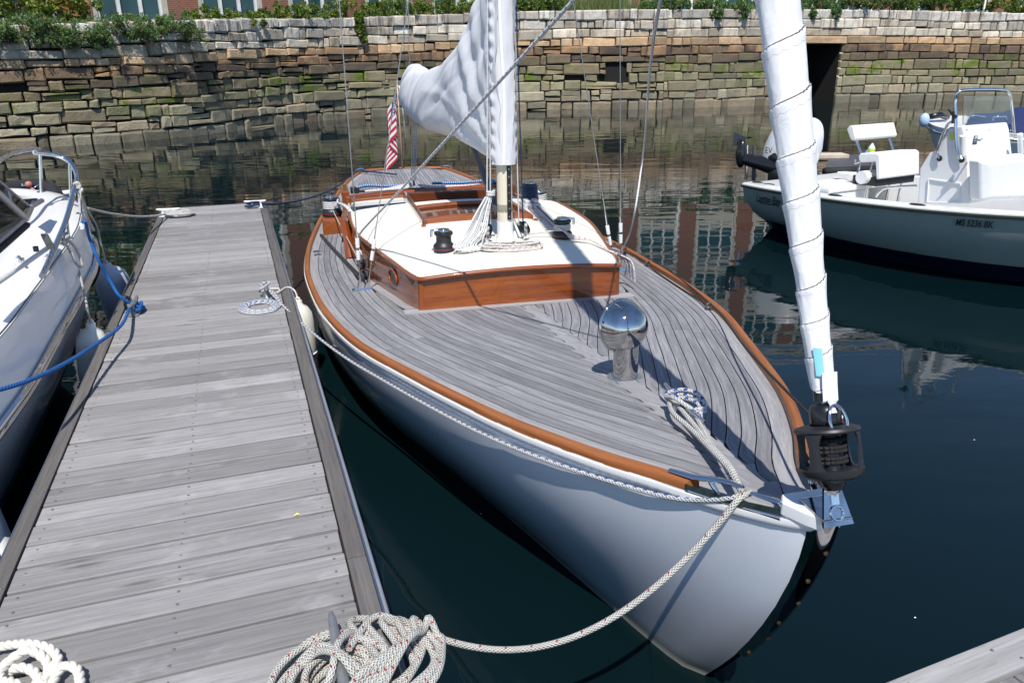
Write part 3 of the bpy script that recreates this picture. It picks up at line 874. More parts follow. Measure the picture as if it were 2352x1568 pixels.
def brick_building(label, A, B, base, H, storeys, depth):
    A, B = Vector((A[0], A[1], 0)), Vector((B[0], B[1], 0))
    u = (B-A).normalized(); L = (B-A).length
    root = thing('brick_building', label, 'building', (A.x, A.y, base), math.atan2(u.y, u.x))
    nb = max(1, round(L/4.4)); bw = L/nb; sh = H/storeys
    G().box(0, L, .35, depth, -1, H).build('wall', M_brick, root)
    G().box(-.2, L+.2, -.15, depth, H+.004, H+.55).build('cornice', M_lime, root)
    G().box(-.05, L+.05, .2, depth-.1, H+.56, H+.7).build('roof', M_roofd, root)
    pier = G().box(-.62, .62, -.05, .36, -1, H-.004).mesh('pier'); pier.materials.append(M_brick)
    jam = G().box(-.82, -.625, .0, .355, -1, H-.006).box(.625, .82, .0, .355, -1, H-.006).mesh('stone_jamb'); jam.materials.append(M_lime)
    for k in range(nb+1):
        inst('pier', pier, root, Matrix.Translation((k*bw, 0, 0))); inst('stone_jamb', jam, root, Matrix.Translation((k*bw, 0, 0)))
    ww = bw-1.66; wh = sh-1.0
    pn = G().box(0, ww, .20, .23, 0, wh).mesh('window'); pn.materials.append(M_pane)
    f = G()
    f.box(0, ww, .08, .19, wh-.09, wh).box(0, ww, .08, .19, 0, .09).box(0, .1, .08, .188, .09, wh-.09).box(ww-.1, ww, .08, .188, .09, wh-.09)
    for q in (1/3, 2/3): f.box(ww*q-.06, ww*q+.06, .06, .186, .09, wh-.09)
    f.box(.1, ww-.1, .1, .184, wh*.72, wh*.72+.07)
    fm = f.mesh('frame'); fm.materials.append(M_wfr)
    spd = G().box(0, ww, .05, .34, 0, .98).mesh('spandrel'); spd.materials.append(M_lime)
    for k in range(nb):
        for s in range(storeys):
            x0 = k*bw+.83; z0 = s*sh+(.2 if s == 0 else .55)
            wd = inst('window', pn, root, Matrix.Translation((x0, 0, z0)))
            inst('frame', fm, wd)
            if s: inst('spandrel', spd, root, Matrix.Translation((x0, 0, z0-1.0)))
    return root
brick_building('red brick building with white framed windows behind the juniper', (-19.5, 28.6), (4.5, 52.0), 3.8, 15.5, 4, 16)
brick_building('long brick building behind the right wall, mostly above the frame', (9, 57), (58, 63), 5.2, 14.5, 4, 16)
# ------------------------------------------------------------------ sailboat (local x = to port / right in view, y = aft, z = up)
YB, BO = -.230, Vector((.838, 2.154, 0))
BT = thing('sailboat', 'white sailboat with weathered teak deck, varnished cabin and covered sails beside the dock', 'sailboat', BO, -YB)
BM = Matrix.Translation(BO) @ Matrix.Rotation(-YB, 4, 'Z')
BMi = BM.inverted()
def bl(x, y, z): return BMi @ px(x, y, z)
def bw_(t, s, z): return BM @ Vector((t, s, z))
def zs(s): x = s/9; return 1.006-1.178*x+.639*x*x+.22*max(0, .2-s)**2
BTAB = smooth_tab([(-.27, .03), (-.2, .082), (-.1, .132), (.05, .205), (.2, .275), (.47, .438), (.91, .655), (1.37, .832), (1.8, .985), (2.6, 1.25), (3.6, 1.447), (4.5, 1.55), (5.3, 1.608), (6.36, 1.613), (7.57, 1.546), (8.54, 1.455), (9.95, 1.262), (11.14, 1.06), (11.86, .865), (12.05, .79)])
def bb(s): return interp(BTAB, s)
def db(s): return (bb(s+.08)-bb(s-.08))/.16
def qn(s): return sqrt(1+min(db(s), 1.3)**2)
SEND_B = 12.05
def deckz(s, t):
    b = max(bb(s), .05)
    return zs(s)-.042+.055*(1-min(1, (t/b)**2))*min(1, b/.6)
def bpart(g, name, mat, smooth=False, angle=40, parent=None):
    return g.build(name, mat, parent or BT, smooth, angle)
def bpx(x, y, dz=0.0):
    "boat-local point on the deck seen at pixel x, y"
    s = 3.0
    for _ in range(14):
        P = bl(x, y, zs(s)-.02+dz); s = .5*s+.5*min(max(P.y, -1), 13)
    return P

# --- hull
WTAB = smooth_tab([(.27, .0), (.31, .065), (.45, .135), (.73, .235), (1.54, .515), (2.09, .72), (3.0, 1.08), (4.5, 1.42), (6, 1.50), (7.6, 1.38), (9.2, 1.05), (10.4, .6), (11.0, .02)])
rows, uvr = [], []
US = [0, .002, .006, .012, .02, .03, .043, .06, .08, .1, .125]+[.15+.85*i/24 for i in range(25)]
VS = [0, .06, .14, .25, .38, .5, .62, .75, .87, .95, 1.0, 1.12]
for side in (-1, 1):
    gr = []
    for v_ in VS:
        row = []
        for u in US:
            sd = -.27+(SEND_B+.27)*u
            sw = .27+(11.0-.27)*u
            B, W = bb(sd), interp(WTAB, sw)
            vv = min(v_, 1)
            s_ = lerp(sd, sw, vv**lerp(1.5, 1.15, min(1, u*6)))
            e = 1.0+.25*max(0, 1-u*5)
            t_ = W+(B-W)*(1-vv**2)**e if u > .0 else .02
            t_ = max(t_, .02)
            z_ = zs(sd)-.03-(zs(sd)-.03)*v_
            row.append(Vector((side*t_, s_, z_)))
        gr.append(row)
    g = G().grid(gr, flip=(side > 0))
    hullp = g
    if side < 0: HG = g
    else: HG.add(g.v, g.f, g.uv)
# transom and stem closures
tl_ = [(-(bb(SEND_B)), SEND_B, zs(SEND_B)-.03)]
HG.add([(-bb(12.05), 12.05, zs(12)-.03), (bb(12.05), 12.05, zs(12)-.03), (.35, 12.25, zs(12)-.03), (-.35, 12.25, zs(12)-.03), (0, 11.0, -.05), (.4, 11.3, .15), (-.4, 11.3, .15)], [(0, 3, 6), (3, 2, 5, 6), (2, 1, 5), (6, 5, 4)])
hull = bpart(HG, 'hull', M_hull, True, 50)
# white sheer strake just under the rail: a proud moulded band
for side in (-1, 1):
    pr = []
    for i in range(121):
        s = lerp(-.28, SEND_B, (i/120)**1.4); b = bb(s)+.003; z = zs(s)
        pr.append([Vector((side*(b-.012), s, z-.032)), Vector((side*(b+.004), s, z-.036)), Vector((side*(b+.007), s, z-.05)), Vector((side*(b+.002), s, z-.066)), Vector((side*(b-.01), s, z-.071))])
    bpart(G().grid(pr, flip=(side < 0)), 'sheer_strake', M_white, True, 60)
# cove line
# --- deck: dark bed, covering boards, planks, king plank
rows = []
for i in range(90):
    s = lerp(-.24, SEND_B+.1, (i/89)**1.3)
    b = bb(min(s, SEND_B))-.01
    rows.append([Vector((b*k/8, s, deckz(s, b*k/8)-.008)) for k in range(-8, 9)])
bpart(G().grid(rows), 'deck_bed', M_caulk, True)
def strip(s_list, tin, tout, name, mat, up=0.0, nx=3, parent=None):
    "a plank: its own top, edges and underside edge; tin/tout are functions of s"
    rows, uv = [], []
    L = 0; last = None
    for s in s_list:
        a, b = tin(s), tout(s)
        mid = Vector(((a+b)/2, s, 0))
        if last is not None: L += (mid-last).length
        last = mid
        row = []
        cc = [(a, -.007)]+[(lerp(a, b, k/(nx-1)), 0) for k in range(nx)]+[(b, -.007)]
        for j, (t, dz) in enumerate(cc):
            row.append(Vector((t, s, deckz(s, t)+up+dz)))
            uv.append((L, t-a))
        rows.append(row)
    g = G()
    g.grid(rows, uv)
    n = len(rows[0])
    g.f.append(tuple(range(n))); g.f.append(tuple(len(g.v)-n+k for k in range(n-1, -1, -1)))
    return bpart(g, name, mat)
def frange(a, b, step):
    n = max(2, int((b-a)/step)); return [lerp(a, b, i/n) for i in range(n+1)]
CB = .125          # covering board width
PWD, SEAM = .0585, .0050
KW = .047
CABTAB = smooth_tab([(3.30, .70), (3.45, .79), (3.9, .885), (4.45, 1.0), (5.0, 1.10), (5.6, 1.14), (6.3, 1.14), (7.3, 1.13), (8.3, 1.07), (8.5, 1.05)])
S_CF, S_AFT = 3.24, 8.85
def cabm(s): return interp(CABTAB, s)+.075
for side in (-1, 1):
    sg = side
    # covering board along the rail
    for a, b in ((-.17, 2.9), (2.903, 6.4), (6.403, 9.6), (9.603, SEND_B)):
        strip(frange(a, b, .09), lambda s: sg*max(bb(s)-CB*qn(s), .012), lambda s: sg*(bb(s)-.03), 'covering_board', M_teak2 if a < 99 else M_teak)
    starts = []
    for k in range(30):
        o0 = CB+SEAM+k*PWD; o1 = o0+PWD-SEAM
        to = lambda s, o0=o0: bb(s)-o0*qn(s)
        ti = lambda s, o1=o1: bb(s)-o1*qn(s)
        s0 = next((x/100 for x in range(-20, 1200) if to(x/100)-KW > PWD*.55), None)
        if s0 is None: break
        # where it runs into the cabin margin
        if s0 >= S_CF-.06: break
        if to(S_CF+.02) < .86: s1 = S_CF+.07*(((ti(S_CF)+to(S_CF))/2)/.8)**2-.064
        else: s1 = next((x/100 for x in range(int(S_CF*100), int(S_AFT*100)) if to(x/100) < cabm(x/100)+.022), SEND_B-.12)
        starts.append((s0, k, ti, to))
        cuts = [s0]
        if s1-s0 > 2.6:
            c = s0+R.uniform(1.0, 2.4)
            while c < s1-.7: cuts.append(c); c += R.uniform(1.8, 3.2)
        cuts.append(s1)
        for a, b in zip(cuts, cuts[1:]):
            strip(frange(a+(.004 if a > s0 else 0), b-.004, .075), lambda s: sg*max(ti(s), KW+SEAM, (cabm(s) if S_CF+.06 < s < S_AFT and to(S_CF+.02) >= .86 else 0)), lambda s: sg*to(s), 'deck_plank', M_teak)
    if side < 0: ST0 = starts
    else: ST1 = starts
# king plank with its notched edges
def hk(s, starts):
    v = KW
    best = None
    for s0, k, ti, to in starts:
        if s >= s0: best = max(ti(s), KW+SEAM)-SEAM
    if best is None: return max(.02, bb(s)-(CB+SEAM)*qn(s))
    return best
ss = sorted(set([-.15+x*.03 for x in range(int((S_CF+.11)/.03))]+[a[0]-.002 for a in ST0]+[a[0]+.002 for a in ST0]))
ss = [s for s in ss if -.16 < s < S_CF-.03]
strip(ss, lambda s: -hk(s, ST0), lambda s: hk(s, ST1), 'king_plank', M_teak2, nx=5)
# margin boards round the cabin
CF = lambda t: S_CF+.02+.07*(t/.8)**2          # front face of the cabin, slightly bowed
g = G(); rows = []; uv = []
for i in range(25):
    t = lerp(-.87, .87, i/24)
    s_a, s_b = CF(t)-.075, CF(t)+.06
    rows.append([Vector((t, s, deckz(s, t)+dz)) for s, dz in ((s_a, -.006), (s_a+.001, .001), (s_b, .001))]); uv += [(t, 0), (t, 0), (t, .09)]
bpart(g.grid(rows, uv, flip=True), 'cabin_margin_board', wood('bleached_teak', (.31, .30, .31), (.39, .38, .39), (.46, .45, .46), 'UV', (2.4, 50, 50), .8, bump=.2, tone=.02))
for side in (-1, 1):
    sg = side
    strip(frange(3.42, 8.6, .09), lambda s: sg*(interp(CABTAB, s)-.02), lambda s: sg*(cabm(s)-SEAM), 'cabin_side_margin', M_teak2)
# aft deck planks, running fore and aft
for k in range(-20, 21):
    t0 = k*.052
    ms = next((x/50 for x in range(int(SEND_B*50), 400, -1) if bb(x/50)-.16 > abs(t0)+.03), None)
    if ms is None or ms < 9.4: continue
    e = min(ms, SEND_B-.02)
    if e > 9.3: strip(frange(8.92, e, .3), lambda s: t0-.023, lambda s: t0+.023, 'aft_deck_plank', M_teak)
# --- toe rails
for side in (-1, 1):
    rows, uv = [], []; L = 0; last = None
    for i in range(130):
        s = lerp(.13, SEND_B, (i/129)**1.25); b = bb(s); z = zs(s); w_ = .046*min(1.4, qn(s))
        h0, h1 = z-.035, z+.006
        prof = [(b-.002, h0), (b+.001, h0+.02), (b-.004, h1-.006), (b-.012, h1), (b-w_+.012, h1), (b-w_+.002, h1-.008), (b-w_-.002, h0-.008)]
        c = Vector((b, s, 0))
        if last is not None: L += (c-last).length
        last = c
        rows.append([Vector((side*x, s, zz)) for x, zz in prof]); uv += [(L, j*.02) for j in range(len(prof))]
    g = G().grid(rows, uv, flip=(side < 0))
    n = 7; g.f.append(tuple(range(n))); g.f.append(tuple(len(g.v)-n+k for k in range(n)))
    bpart(g, 'toe_rail', M_rail, True, 40)
pts = [(bb(SEND_B)-.03, SEND_B+.01), (.62, SEND_B+.11), (.3, SEND_B+.19), (0, SEND_B+.21), (-.3, SEND_B+.19), (-.62, SEND_B+.11), (-bb(SEND_B)+.03, SEND_B+.01)]
bpart(G().tube(spl([(x, y, zs(12)-.01) for x, y in pts], 6), .028, 8), 'transom_rail', M_rail, True)
bpart(G().add([(x, y, zs(12)-.05) for x, y in pts], [tuple(range(7))]), 'transom_deck', M_teak2)
# --- bow fittings
bowg = G()
zb = zs(-.25)
# stem head: painted nose, steel plate and stem band
nose = [[Vector((k*.012*j, s, z)) for j in range(-3, 4)] for k, s, z in ()]
g = G()
g.prism([(-.07, -.15), (-.095, -.19), (-.06, -.26), (-.035, -.295), (.035, -.295), (.06, -.26), (.095, -.19), (.07, -.15)], zb-.045, zb+.004)
soften(bpart(g, 'stem_head_block', M_white, True, 35), .008)
band, bandn = [], []
for i in range(15):
    v_ = i/14*.72
    sd = lerp(-.285, .27, v_**1.5); z = (zb-.02)*(1-v_)
    w_ = lerp(.045, .018, v_**.8)
    band.append([Vector((-w_, sd+.05, z)), Vector((-w_*.85, sd-.005, z)), Vector((-w_*.5, sd-.017, z)), Vector((0, sd-.021, z)), Vector((w_*.5, sd-.017, z)), Vector((w_*.85, sd-.005, z)), Vector((w_, sd+.05, z))])
stb = bpart(G().grid(band), 'stem_band', M_chrome, True)
sc = G()
for i in range(6):
    v_ = .10+i*.115
    sd = lerp(-.285, .27, v_**1.5)-.0215; z = (zb-.02)*(1-v_)
    sc.lathe([(.0005, .002), (.005, .0022), (.0075, .001), (.008, -.003)], 10, Matrix.Translation((-.012 if i % 2 else .004, sd, z)) @ Matrix.Rotation(pi/2-.3, 4, 'X'))
bpart(sc, 'stem_screws', M_brassd, True, parent=stb)
pl = G()
pl.cbox(-.045, .045, -.325, -.20, zb+.006, zb+.012, .002)
Mt = Matrix.Translation((0, -.300, zb+.040)) @ Matrix.Rotation(-.5, 4, 'X')
pl.prism([(-.048, -.055), (.048, -.055), (.020, .085), (-.020, .085)], -.004, .004, Mt @ Matrix.Rotation(pi/2, 4, 'X'))
sp_ = bpart(pl, 'stem_plate', M_chrome)
pn = G().lathe([(.001, .016), (.016, .016), (.020, .010), (.026, .006), (.026, 0)], 14, Mt @ Matrix.Translation((0, -.004, .055)) @ Matrix.Rotation(pi/2, 4, 'X'))
bpart(pn, 'clevis_pin', M_steel, True, 40, sp_)
bpart(G().torus(.020, .004, Mt @ Matrix.Translation((0, -.006, -.02)) @ Matrix.Rotation(pi/2, 4, 'X'), 18, 6), 'eye_hole_rim', M_steel, True, 40, sp_)
# bow chocks either side
for side in (-1, 1):
    g = G()
    def rl(s, dz=0, inn=.03): return Vector((side*(bb(s)-inn), s, zs(s)+dz))
    g.tube([rl(.22, .012), rl(.13, .016), rl(.06, .03), rl(-.0, .036), rl(-.04, .028)], [.012, .017, .015, .013, .009], 8, flat=.6)
    g.tube([rl(-.075, .02, .02), rl(-.11, .018, .018), rl(-.16, .014, .012), rl(-.2, .006, .012)], [.008, .011, .012, .010], 8, flat=.6)
    g.tube([rl(.12, -.03, .006), rl(0, -.03, .006), rl(-.1, -.032, .004), rl(-.19, -.036, .0)], .010, 8)
    g.tube([rl(.07, .02), rl(.05, -.005), rl(.04, -.03)], .009, 8)
    g.tube([rl(-.17, .012, .01), rl(-.19, -.01, .01), rl(-.195, -.035, .008)], .010, 8)
    bpart(g, 'bow_chock', M_steel, True, 50)
    g = G(); cc = [rl(.13, -.004, -.002), rl(-.02, -.006, -.004), rl(-.19, -.004, -.004)]
    rows = [[p+Vector((0, 0, .0)), p+Vector((0, 0, -.035))] for p in cc]
    bpart(g.grid(rows, flip=side < 0), 'chock_plate', M_bronze)
# --- cowl ventilator
VP = bl(1435, 868, zs(1.35)+.01); vz = deckz(VP.y, VP.x)
VM = Matrix.Translation((VP.x, VP.y, vz))
vent = bpart(G().lathe([(.001, .008), (.062, .008), (.0625, .03), (.060, .15), (.062, .18)], 32, VM), 'cowl_vent', M_chrome, True, 60)
bpart(G().lathe([(.062, .007), (.083, .006), (.086, .002), (.086, -.006)], 32, VM), 'deck_ring', plain('ring_alloy', (.45, .5, .48), .3, .8), True, 50, vent)
hc, hr = Vector((-.016, .012, .262)), .120
hd = Matrix.Translation(VM.translation+hc) @ Matrix.Rotation(math.radians(-100), 4, 'X') @ Matrix.Rotation(.0, 4, 'Z')
prof = []
for i in range(19):
    a = i/18*math.radians(97)
    prof.append((max(.0005, hr*sin(a)*(1+.05*(max(0, i-13)/5)**1.5)), -hr*cos(a)*1.0))
hd = Matrix.Translation(VM.translation+hc) @ Matrix.Rotation(.30, 4, 'Z') @ Matrix.Rotation(math.radians(-97), 4, 'X')
bpart(G().lathe(prof, 40, hd), 'cowl', M_chrome, True, 75, vent)
pl_ = prof[-1]
bpart(G().torus(pl_[0], .0075, hd @ Matrix.Translation((0, 0, pl_[1])), 40, 8), 'cowl_rim', M_chrome, True, 75, vent)
bpart(G().lathe([(.0005, pl_[1]-.05), (pl_[0]*.9, pl_[1]-.045)], 24, hd), 'cowl_throat', M_rub, False, 40, vent)
# --- bow cleat
c0, c1 = bl(1530, 913, .94), bl(1612, 979, .97)
def deck_cleat(c0, c1, h=.05):
    g = G(); ax = (c1-c0); m = (c0+c1)/2; m.z = deckz(m.y, m.x)+h; ax.z = 0; L = ax.length; ax.normalize()
    pts = [m+ax*(L*t)+Vector((0, 0, .012*abs(2*t)**2-.045*t*0)) for t in (-.5, -.4, -.22, 0, .22, .4, .5)]
    g.tube(pts, [.006, .009, .012, .014, .012, .009, .006], 10)
    for q in (-.16, .16): g.tube([m+ax*(L*q)-Vector((0, 0, h)), m+ax*(L*q*.9)], [.018, .011], 10)
    return g
bpart(deck_cleat(c0+(c0-c1)*.06, c1+(c1-c0)*.06, .06), 'bow_cleat', M_steel, True, 50)
# padeyes that lead the furling line, starboard filler caps
for x, y in ((1498, 604), (1628, 704), (1425, 560)):
    p = bpx(x, y+3); p.x = min(p.x, bb(p.y)-.06); z = deckz(p.y, p.x)
    d_ = Matrix.Translation((p.x, p.y, z+.028)) @ Matrix.Rotation(.15, 4, 'Z') @ Matrix.Rotation(pi/2, 4, 'X')
    bpart(G().torus(.022, .008, d_, 18, 8).box(p.x-.025, p.x+.025, p.y-.012, p.y+.012, z, z+.012), 'padeye', M_grayd, True, 50)
for x, y in ((728, 575), (730, 582.5)):
    p = bpx(x, y); bpart(G().lathe([(.001, .006), (.034, .006), (.04, .003), (.042, -.004)], 24, Matrix.Translation((p.x, p.y, deckz(p.y, p.x)+.002))), 'filler_cap', M_steel, True, 40)
# --- cabin trunk
def outline(n=10):
    pts = [(t, CF(t)) for t in [lerp(0, .70, i/8) for i in range(9)]]
    for i in range(1, 7):
        a = i/6*pi/2
        pts.append((.70+.072*sin(a), CF(.70)+.085*(1-cos(a))))
    pts += [(interp(CABTAB, s), s) for s in frange(3.46, 6.22, .14)]
    return pts
OL = outline()
full = [(-x, y) for x, y in OL[:0:-1]]+OL
ZT = lambda s: .882-.004*(s-3.3)
def ZE(x, y): return ZT(y)+(.050*(1-min(1, abs(x)/.772)**2) if y < 3.46 else 0)
rows = [[], [], []]; uvs = [[], [], []]; L = 0
for i, (x, y) in enumerate(full):
    if i: L += math.hypot(x-full[i-1][0], y-full[i-1][1])
    zb_ = deckz(y, x)-.004; zt_ = ZE(x, y)
    for k, f in enumerate((0, .5, 1)):
        rows[k].append(Vector((x*(1-.012*f), y+(.01*f if y < 3.5 else 0), lerp(zb_, zt_, f)))); uvs[k].append((L, f*.25))
g = G().grid(rows, sum(uvs, []), flip=False)
cabin = bpart(g, 'cabin_trunk', M_varn, True, 60)
trim = [Vector((x*.992+(.004 if x > 0 else -.004), y-(.006 if y < 3.5 else 0), ZE(x, y))) for x, y in full]
bpart(G().tube(trim, .019, 8, flat=.9), 'cabin_moulding', M_varn, True, 60, cabin)
# corner posts: proud quarter rounds
for sg in (-1, 1):
    x, y = OL[11]
    zb_ = deckz(y, x)
    bpart(G().tube([(sg*(x-.016), y+.02, zb_-.004), (sg*(x-.02), y+.024, ZT(y)-.02)], .034, 14), 'corner_post', M_varn, True, 60, cabin)
# cambered cabin top
def topz(t, s):
    h = .772 if s < 3.46 else interp(CABTAB, s)
    c = .050+.026*min(1, max(0, s-3.3)/.9)
    e = min(1, abs(t)/h)
    return ZT(s)+.012+c*(1-e*e)
g = G(); rows = []
n = len(OL)
for i, f in enumerate([0, .006, .02, .2, .4, .6, .8, 1]):
    pass
ssl = [3.262, 3.28, 3.31, 3.36, 3.42, 3.5]+frange(3.6, 6.22, .12)
for s in ssl:
    cands = [x for x, y in OL if y <= s+1e-6]
    if s < 3.46:
        # half width from the bowed front
        hw_ = 0
        for (x0, y0), (x1, y1) in zip(OL, OL[1:]):
            if y0 <= s: hw_ = x1 if y1 <= s else lerp(x0, x1, (s-y0)/max(1e-6, y1-y0))
    else: hw_ = interp(CABTAB, s)
    hw_ = max(hw_*.985, .02)
    row = []
    for k in range(-12, 13):
        f = k/12; f = math.copysign(abs(f)**.8, f)
        e = abs(f)
        z = topz(f*hw_, s)-(.014 if e > .97 else 0)-(.010 if s < 3.27 else 0)
        row.append(Vector((f*hw_, s, z)))
    rows.append(row)
bpart(G().grid(rows), 'cabin_top', M_cream, True, 60, cabin)
bpart(G().add([rows[-1][k] for k in range(25)]+[Vector((rows[-1][24-k].x, 6.2, .2)) for k in range(25)], [tuple(range(50))]), 'aft_bulkhead', M_offw, parent=cabin)
# portlights
def portlight(s, z, sg, a=.105, b=.062):
    h = interp(CABTAB, s); sl = (interp(CABTAB, s+.1)-interp(CABTAB, s-.1))/.2
    u = Vector((sg*sl, 1, 0)).normalized(); nrm = Vector((sg*u.y, -sg*u.x*1, 0)) if True else None
    nrm = Vector((sg*1, -sl, 0)).normalized()
    c = Vector((sg*(h-.003), s, z))
    ring = [c+u*(a*cos(q))+Vector((0, 0, b*sin(q)))+nrm*.006 for q in [2*pi*i/28 for i in range(29)]]
    pl = bpart(G().tube(ring, .008, 8, cap=False), 'portlight', M_steel if sg > 0 else M_varn, True, 60)
    bpart(G().add([c+u*(a*cos(q))+Vector((0, 0, b*sin(q)))+nrm*.004 for q in [2*pi*i/28 for i in range(28)]], [tuple(range(28))[::-sg]]), 'pane', M_glassd, parent=pl)
for sg in (-1, 1):
    portlight(3.93, .755, sg); portlight(5.05, .72, sg)
# --- companionway: rails, sliding hatch, front cap
hs0, hs1 = 5.02, 6.75
htp = lambda t: 1.005-.07*(t/.5)**2*.35
for sg in (-1, 1):
    x = .5*sg
    g = G().cbox(x-.022, x+.022, hs0-.05, hs1, .90, .985, .008)
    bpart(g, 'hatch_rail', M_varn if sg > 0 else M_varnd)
    bpart(G().cbox(x-sg*.0-.030, x+.030, hs0-.02, hs1-.3, .885, .935, .004), 'hatch_rail_base', M_cream)
rows = [[Vector((t, s, htp(t)-.02-.03*max(0, (s-hs0-.2)))) for t in [lerp(-.478, .478, k/12) for k in range(13)]] for s in (hs0, hs0+.3, hs0+.75)]
bpart(G().grid(rows), 'sliding_hatch', M_varnd, True)
g = G()
for s, r_, dz in ((hs0-.01, .026, 0), (hs0+.73, .026, -.012)):
    g = G().tube([Vector((t, s, htp(t)-.004+dz)) for t in [lerp(-.5, .5, k/14) for k in range(15)]], r_, 8)
    bpart(g, 'hatch_beam', M_varn, True)
bpart(G().add([(t, hs0-.03, z) for t, z in ((-.5, .9), (.5, .9), (.5, .985), (-.5, .985))], [(0, 1, 2, 3)]), 'hatch_front', M_varn)
for sg in (-1, 1):
    g = G().prism([(0, 0), (.045, 0), (.045, .035), (.03, .05), (.012, .062), (0, .06)], -.02, .02, Matrix.Translation((sg*.52, hs0-.14, .90)) @ Matrix.Rotation(pi/2, 4, 'Z') @ Matrix.Rotation(pi/2, 4, 'X') @ Matrix.Scale(2.6, 4, (1, 0, 0)))
    bpart(g, 'rail_end_scroll', M_varn)
bpart(G().box(-.47, .47, hs0+.8, hs1-.02, .55, .86), 'companionway_steps', M_varnd)
bpart(G().cbox(-.46, .46, hs1-.05, hs1, .60, .975, .01), 'drop_board', M_varnd)
bpart(G().cbox(-.47, .47, 5.78, 5.83, .93, .985, .01), 'bridge_beam', M_varnd)
# --- cockpit: white well, coamings, aft bulkhead with teak moulding
zc = .50
bpart(G().box(-1.02, 1.02, 6.24, 8.5, .05, .09), 'cockpit_sole', M_offw)
for sg in (-1, 1):
    bpart(G().cbox(min(sg*.62, sg*1.05), max(sg*.62, sg*1.05), 6.3, 8.45, .1, .42, .02), 'cockpit_seat', M_offw)
    rows, rows2 = [], []
    for s in frange(6.18, 8.5, .12):
        h = interp(CABTAB, s)
        f = (s-6.18)/2.3
        rows.append([Vector((sg*(h-.01), s, zs(s)-.06)), Vector((sg*(h+.02), s, .80-.10*f)), Vector((sg*(h-.005), s, .81-.10*f)), Vector((sg*(h-.045), s, .42))])
    bpart(G().grid(rows, flip=sg > 0), 'coaming', M_varn, True, 30)
    rows = [[Vector((sg*(interp(CABTAB, s)-.047), s, .10)), Vector((sg*(interp(CABTAB, s)-.047), s, .76-.10*(s-6.18)/2.3))] for s in frange(6.2, 8.5, .2)]
    bpart(G().grid(rows), 'cockpit_side', M_offw)
    # winch pad: a varnished block outboard of the coaming
    g = G().cbox(sg*1.31-.125, sg*1.31+.125, 7.25, 7.72, zs(7.4)-.05, zs(7.4)+.165, .02)
    bpart(g, 'winch_pad', M_varn, True, 30)
    # swept scroll where the coaming meets the cabin side
    g = G().tube(spl([(sg*1.17, 5.75, zs(5.8)-.02), (sg*1.18, 5.9, .66), (sg*1.20, 6.15, .80), (sg*1.17, 6.6, .815)], 6), [.05]*6+[.045]*6+[.03]*7, 10, flat=.75)
    bpart(g, 'coaming_scroll', M_varn, True, 60)
ab = [(-1.1, 7.95), (-1.02, 8.22), (-.3, 8.42), (.4, 8.52), (.8, 8.6), (1.08, 8.5)]
abl = spl([(x, y, 0) for x, y in ab], 4)
bpart(G().grid([[Vector((p.x, p.y, .1)), Vector((p.x, p.y, .60))] for p in abl], flip=True), 'cockpit_aft_wall', M_offw, True)
bpart(G().grid([[Vector((p.x, p.y-.05, .60)), Vector((p.x, p.y-.045, .645)), Vector((p.x, p.y+.02, .655))] for p in abl], flip=True), 'white_ledge', M_white, True)
for dz, r_ in ((.675, .030), (.715, .034)):
    bpart(G().tube([Vector((p.x, p.y+.03, dz)) for p in abl], r_, 8), 'aft_coaming_moulding', M_rail if dz < .7 else M_varn, True)
bpart(G().grid([[Vector((p.x, p.y+.03, .72)), Vector((p.x*1.0, 8.95, .60))] for p in abl]), 'aft_coaming_top', M_teak2)
for sg in (-1, 1):
    bpart(G().cbox(sg*1.12-.05, sg*1.12+.05, 8.35, 9.0, zs(8.6)-.06, .78, .02), 'quarter_block', M_varn)
# --- winches
def winch(x, y, z, name='winch', h=.16, r=.062, handle=0.0, black=True):
    M = Matrix.Translation((x, y, z))
    g = G().lathe([(.001, 0), (r*1.32, 0), (r*1.36, h*.06), (r*1.36, h*.26), (r*1.25, h*.34), (r*1.02, h*.42), (r*.96, h*.5), (r*.96, h*.72), (r*1.04, h*.80), (r*1.15, h*.83)], 28, M)
    o = bpart(g, name, M_blackm if black else M_steel, True, 40)
    bpart(G().lathe([(r*1.361, h*.15), (r*1.364, h*.162), (r*1.361, h*.174)], 28, M), 'red_band', M_red, True, 40, o)
    bpart(G().lathe([(r*.9, h*.83), (r*1.18, h*.84), (r*1.2, h*.9), (r*1.1, h*.97), (r*.8, h*.985), (r*.78, h*1.0), (.001, h*1.0)], 28, M), 'self_tailer', M_black, True, 40, o)
    cap = bpart(G().lathe([(r*.78, h*.99), (r*.78, h*1.05), (r*.7, h*1.09), (r*.3, h*1.1), (.001, h*1.09)], 28, M), 'winch_cap', M_chrome, True, 40, o)
    if handle is not None:
        d = Vector((cos(handle), sin(handle), 0)); c = Vector((x, y, z+h*1.03))
        bpart(G().tube([c+d*r*.5, c+d*r*1.1, c+d*r*1.5, c+d*r*1.55-Vector((0, 0, h*.3))], [.014, .013, .012, .010], 8), 'feeder_arm', M_steel, True, 60, o)
    return o
W1 = bl(1020, 572, .955); W1.z = topz(W1.x, W1.y); winch(W1.x, W1.y, W1.z, handle=pi*.98)
W2 = bl(1291, 545, .945); W2.z = topz(W2.x, W2.y); winch(W2.x, W2.y, W2.z, handle=-.4)
WZ = zs(7.4)+.165
WC = bl(764, 500, WZ); WC = Vector((-1.31, 7.42, WZ)); winch(WC.x, WC.y, WZ, h=.22, r=.085, handle=None)
WP = Vector((1.02, 6.62, .72)); winch(WP.x, WP.y, WP.z, h=.21, r=.075, handle=None)
bpart(G().cbox(.90, 1.14, 6.45, 6.85, .40, .72, .015), 'winch_pad', M_varn)
WP2 = Vector((.76, 6.02, .0)); WP2.z = topz(WP2.x, WP2.y); 
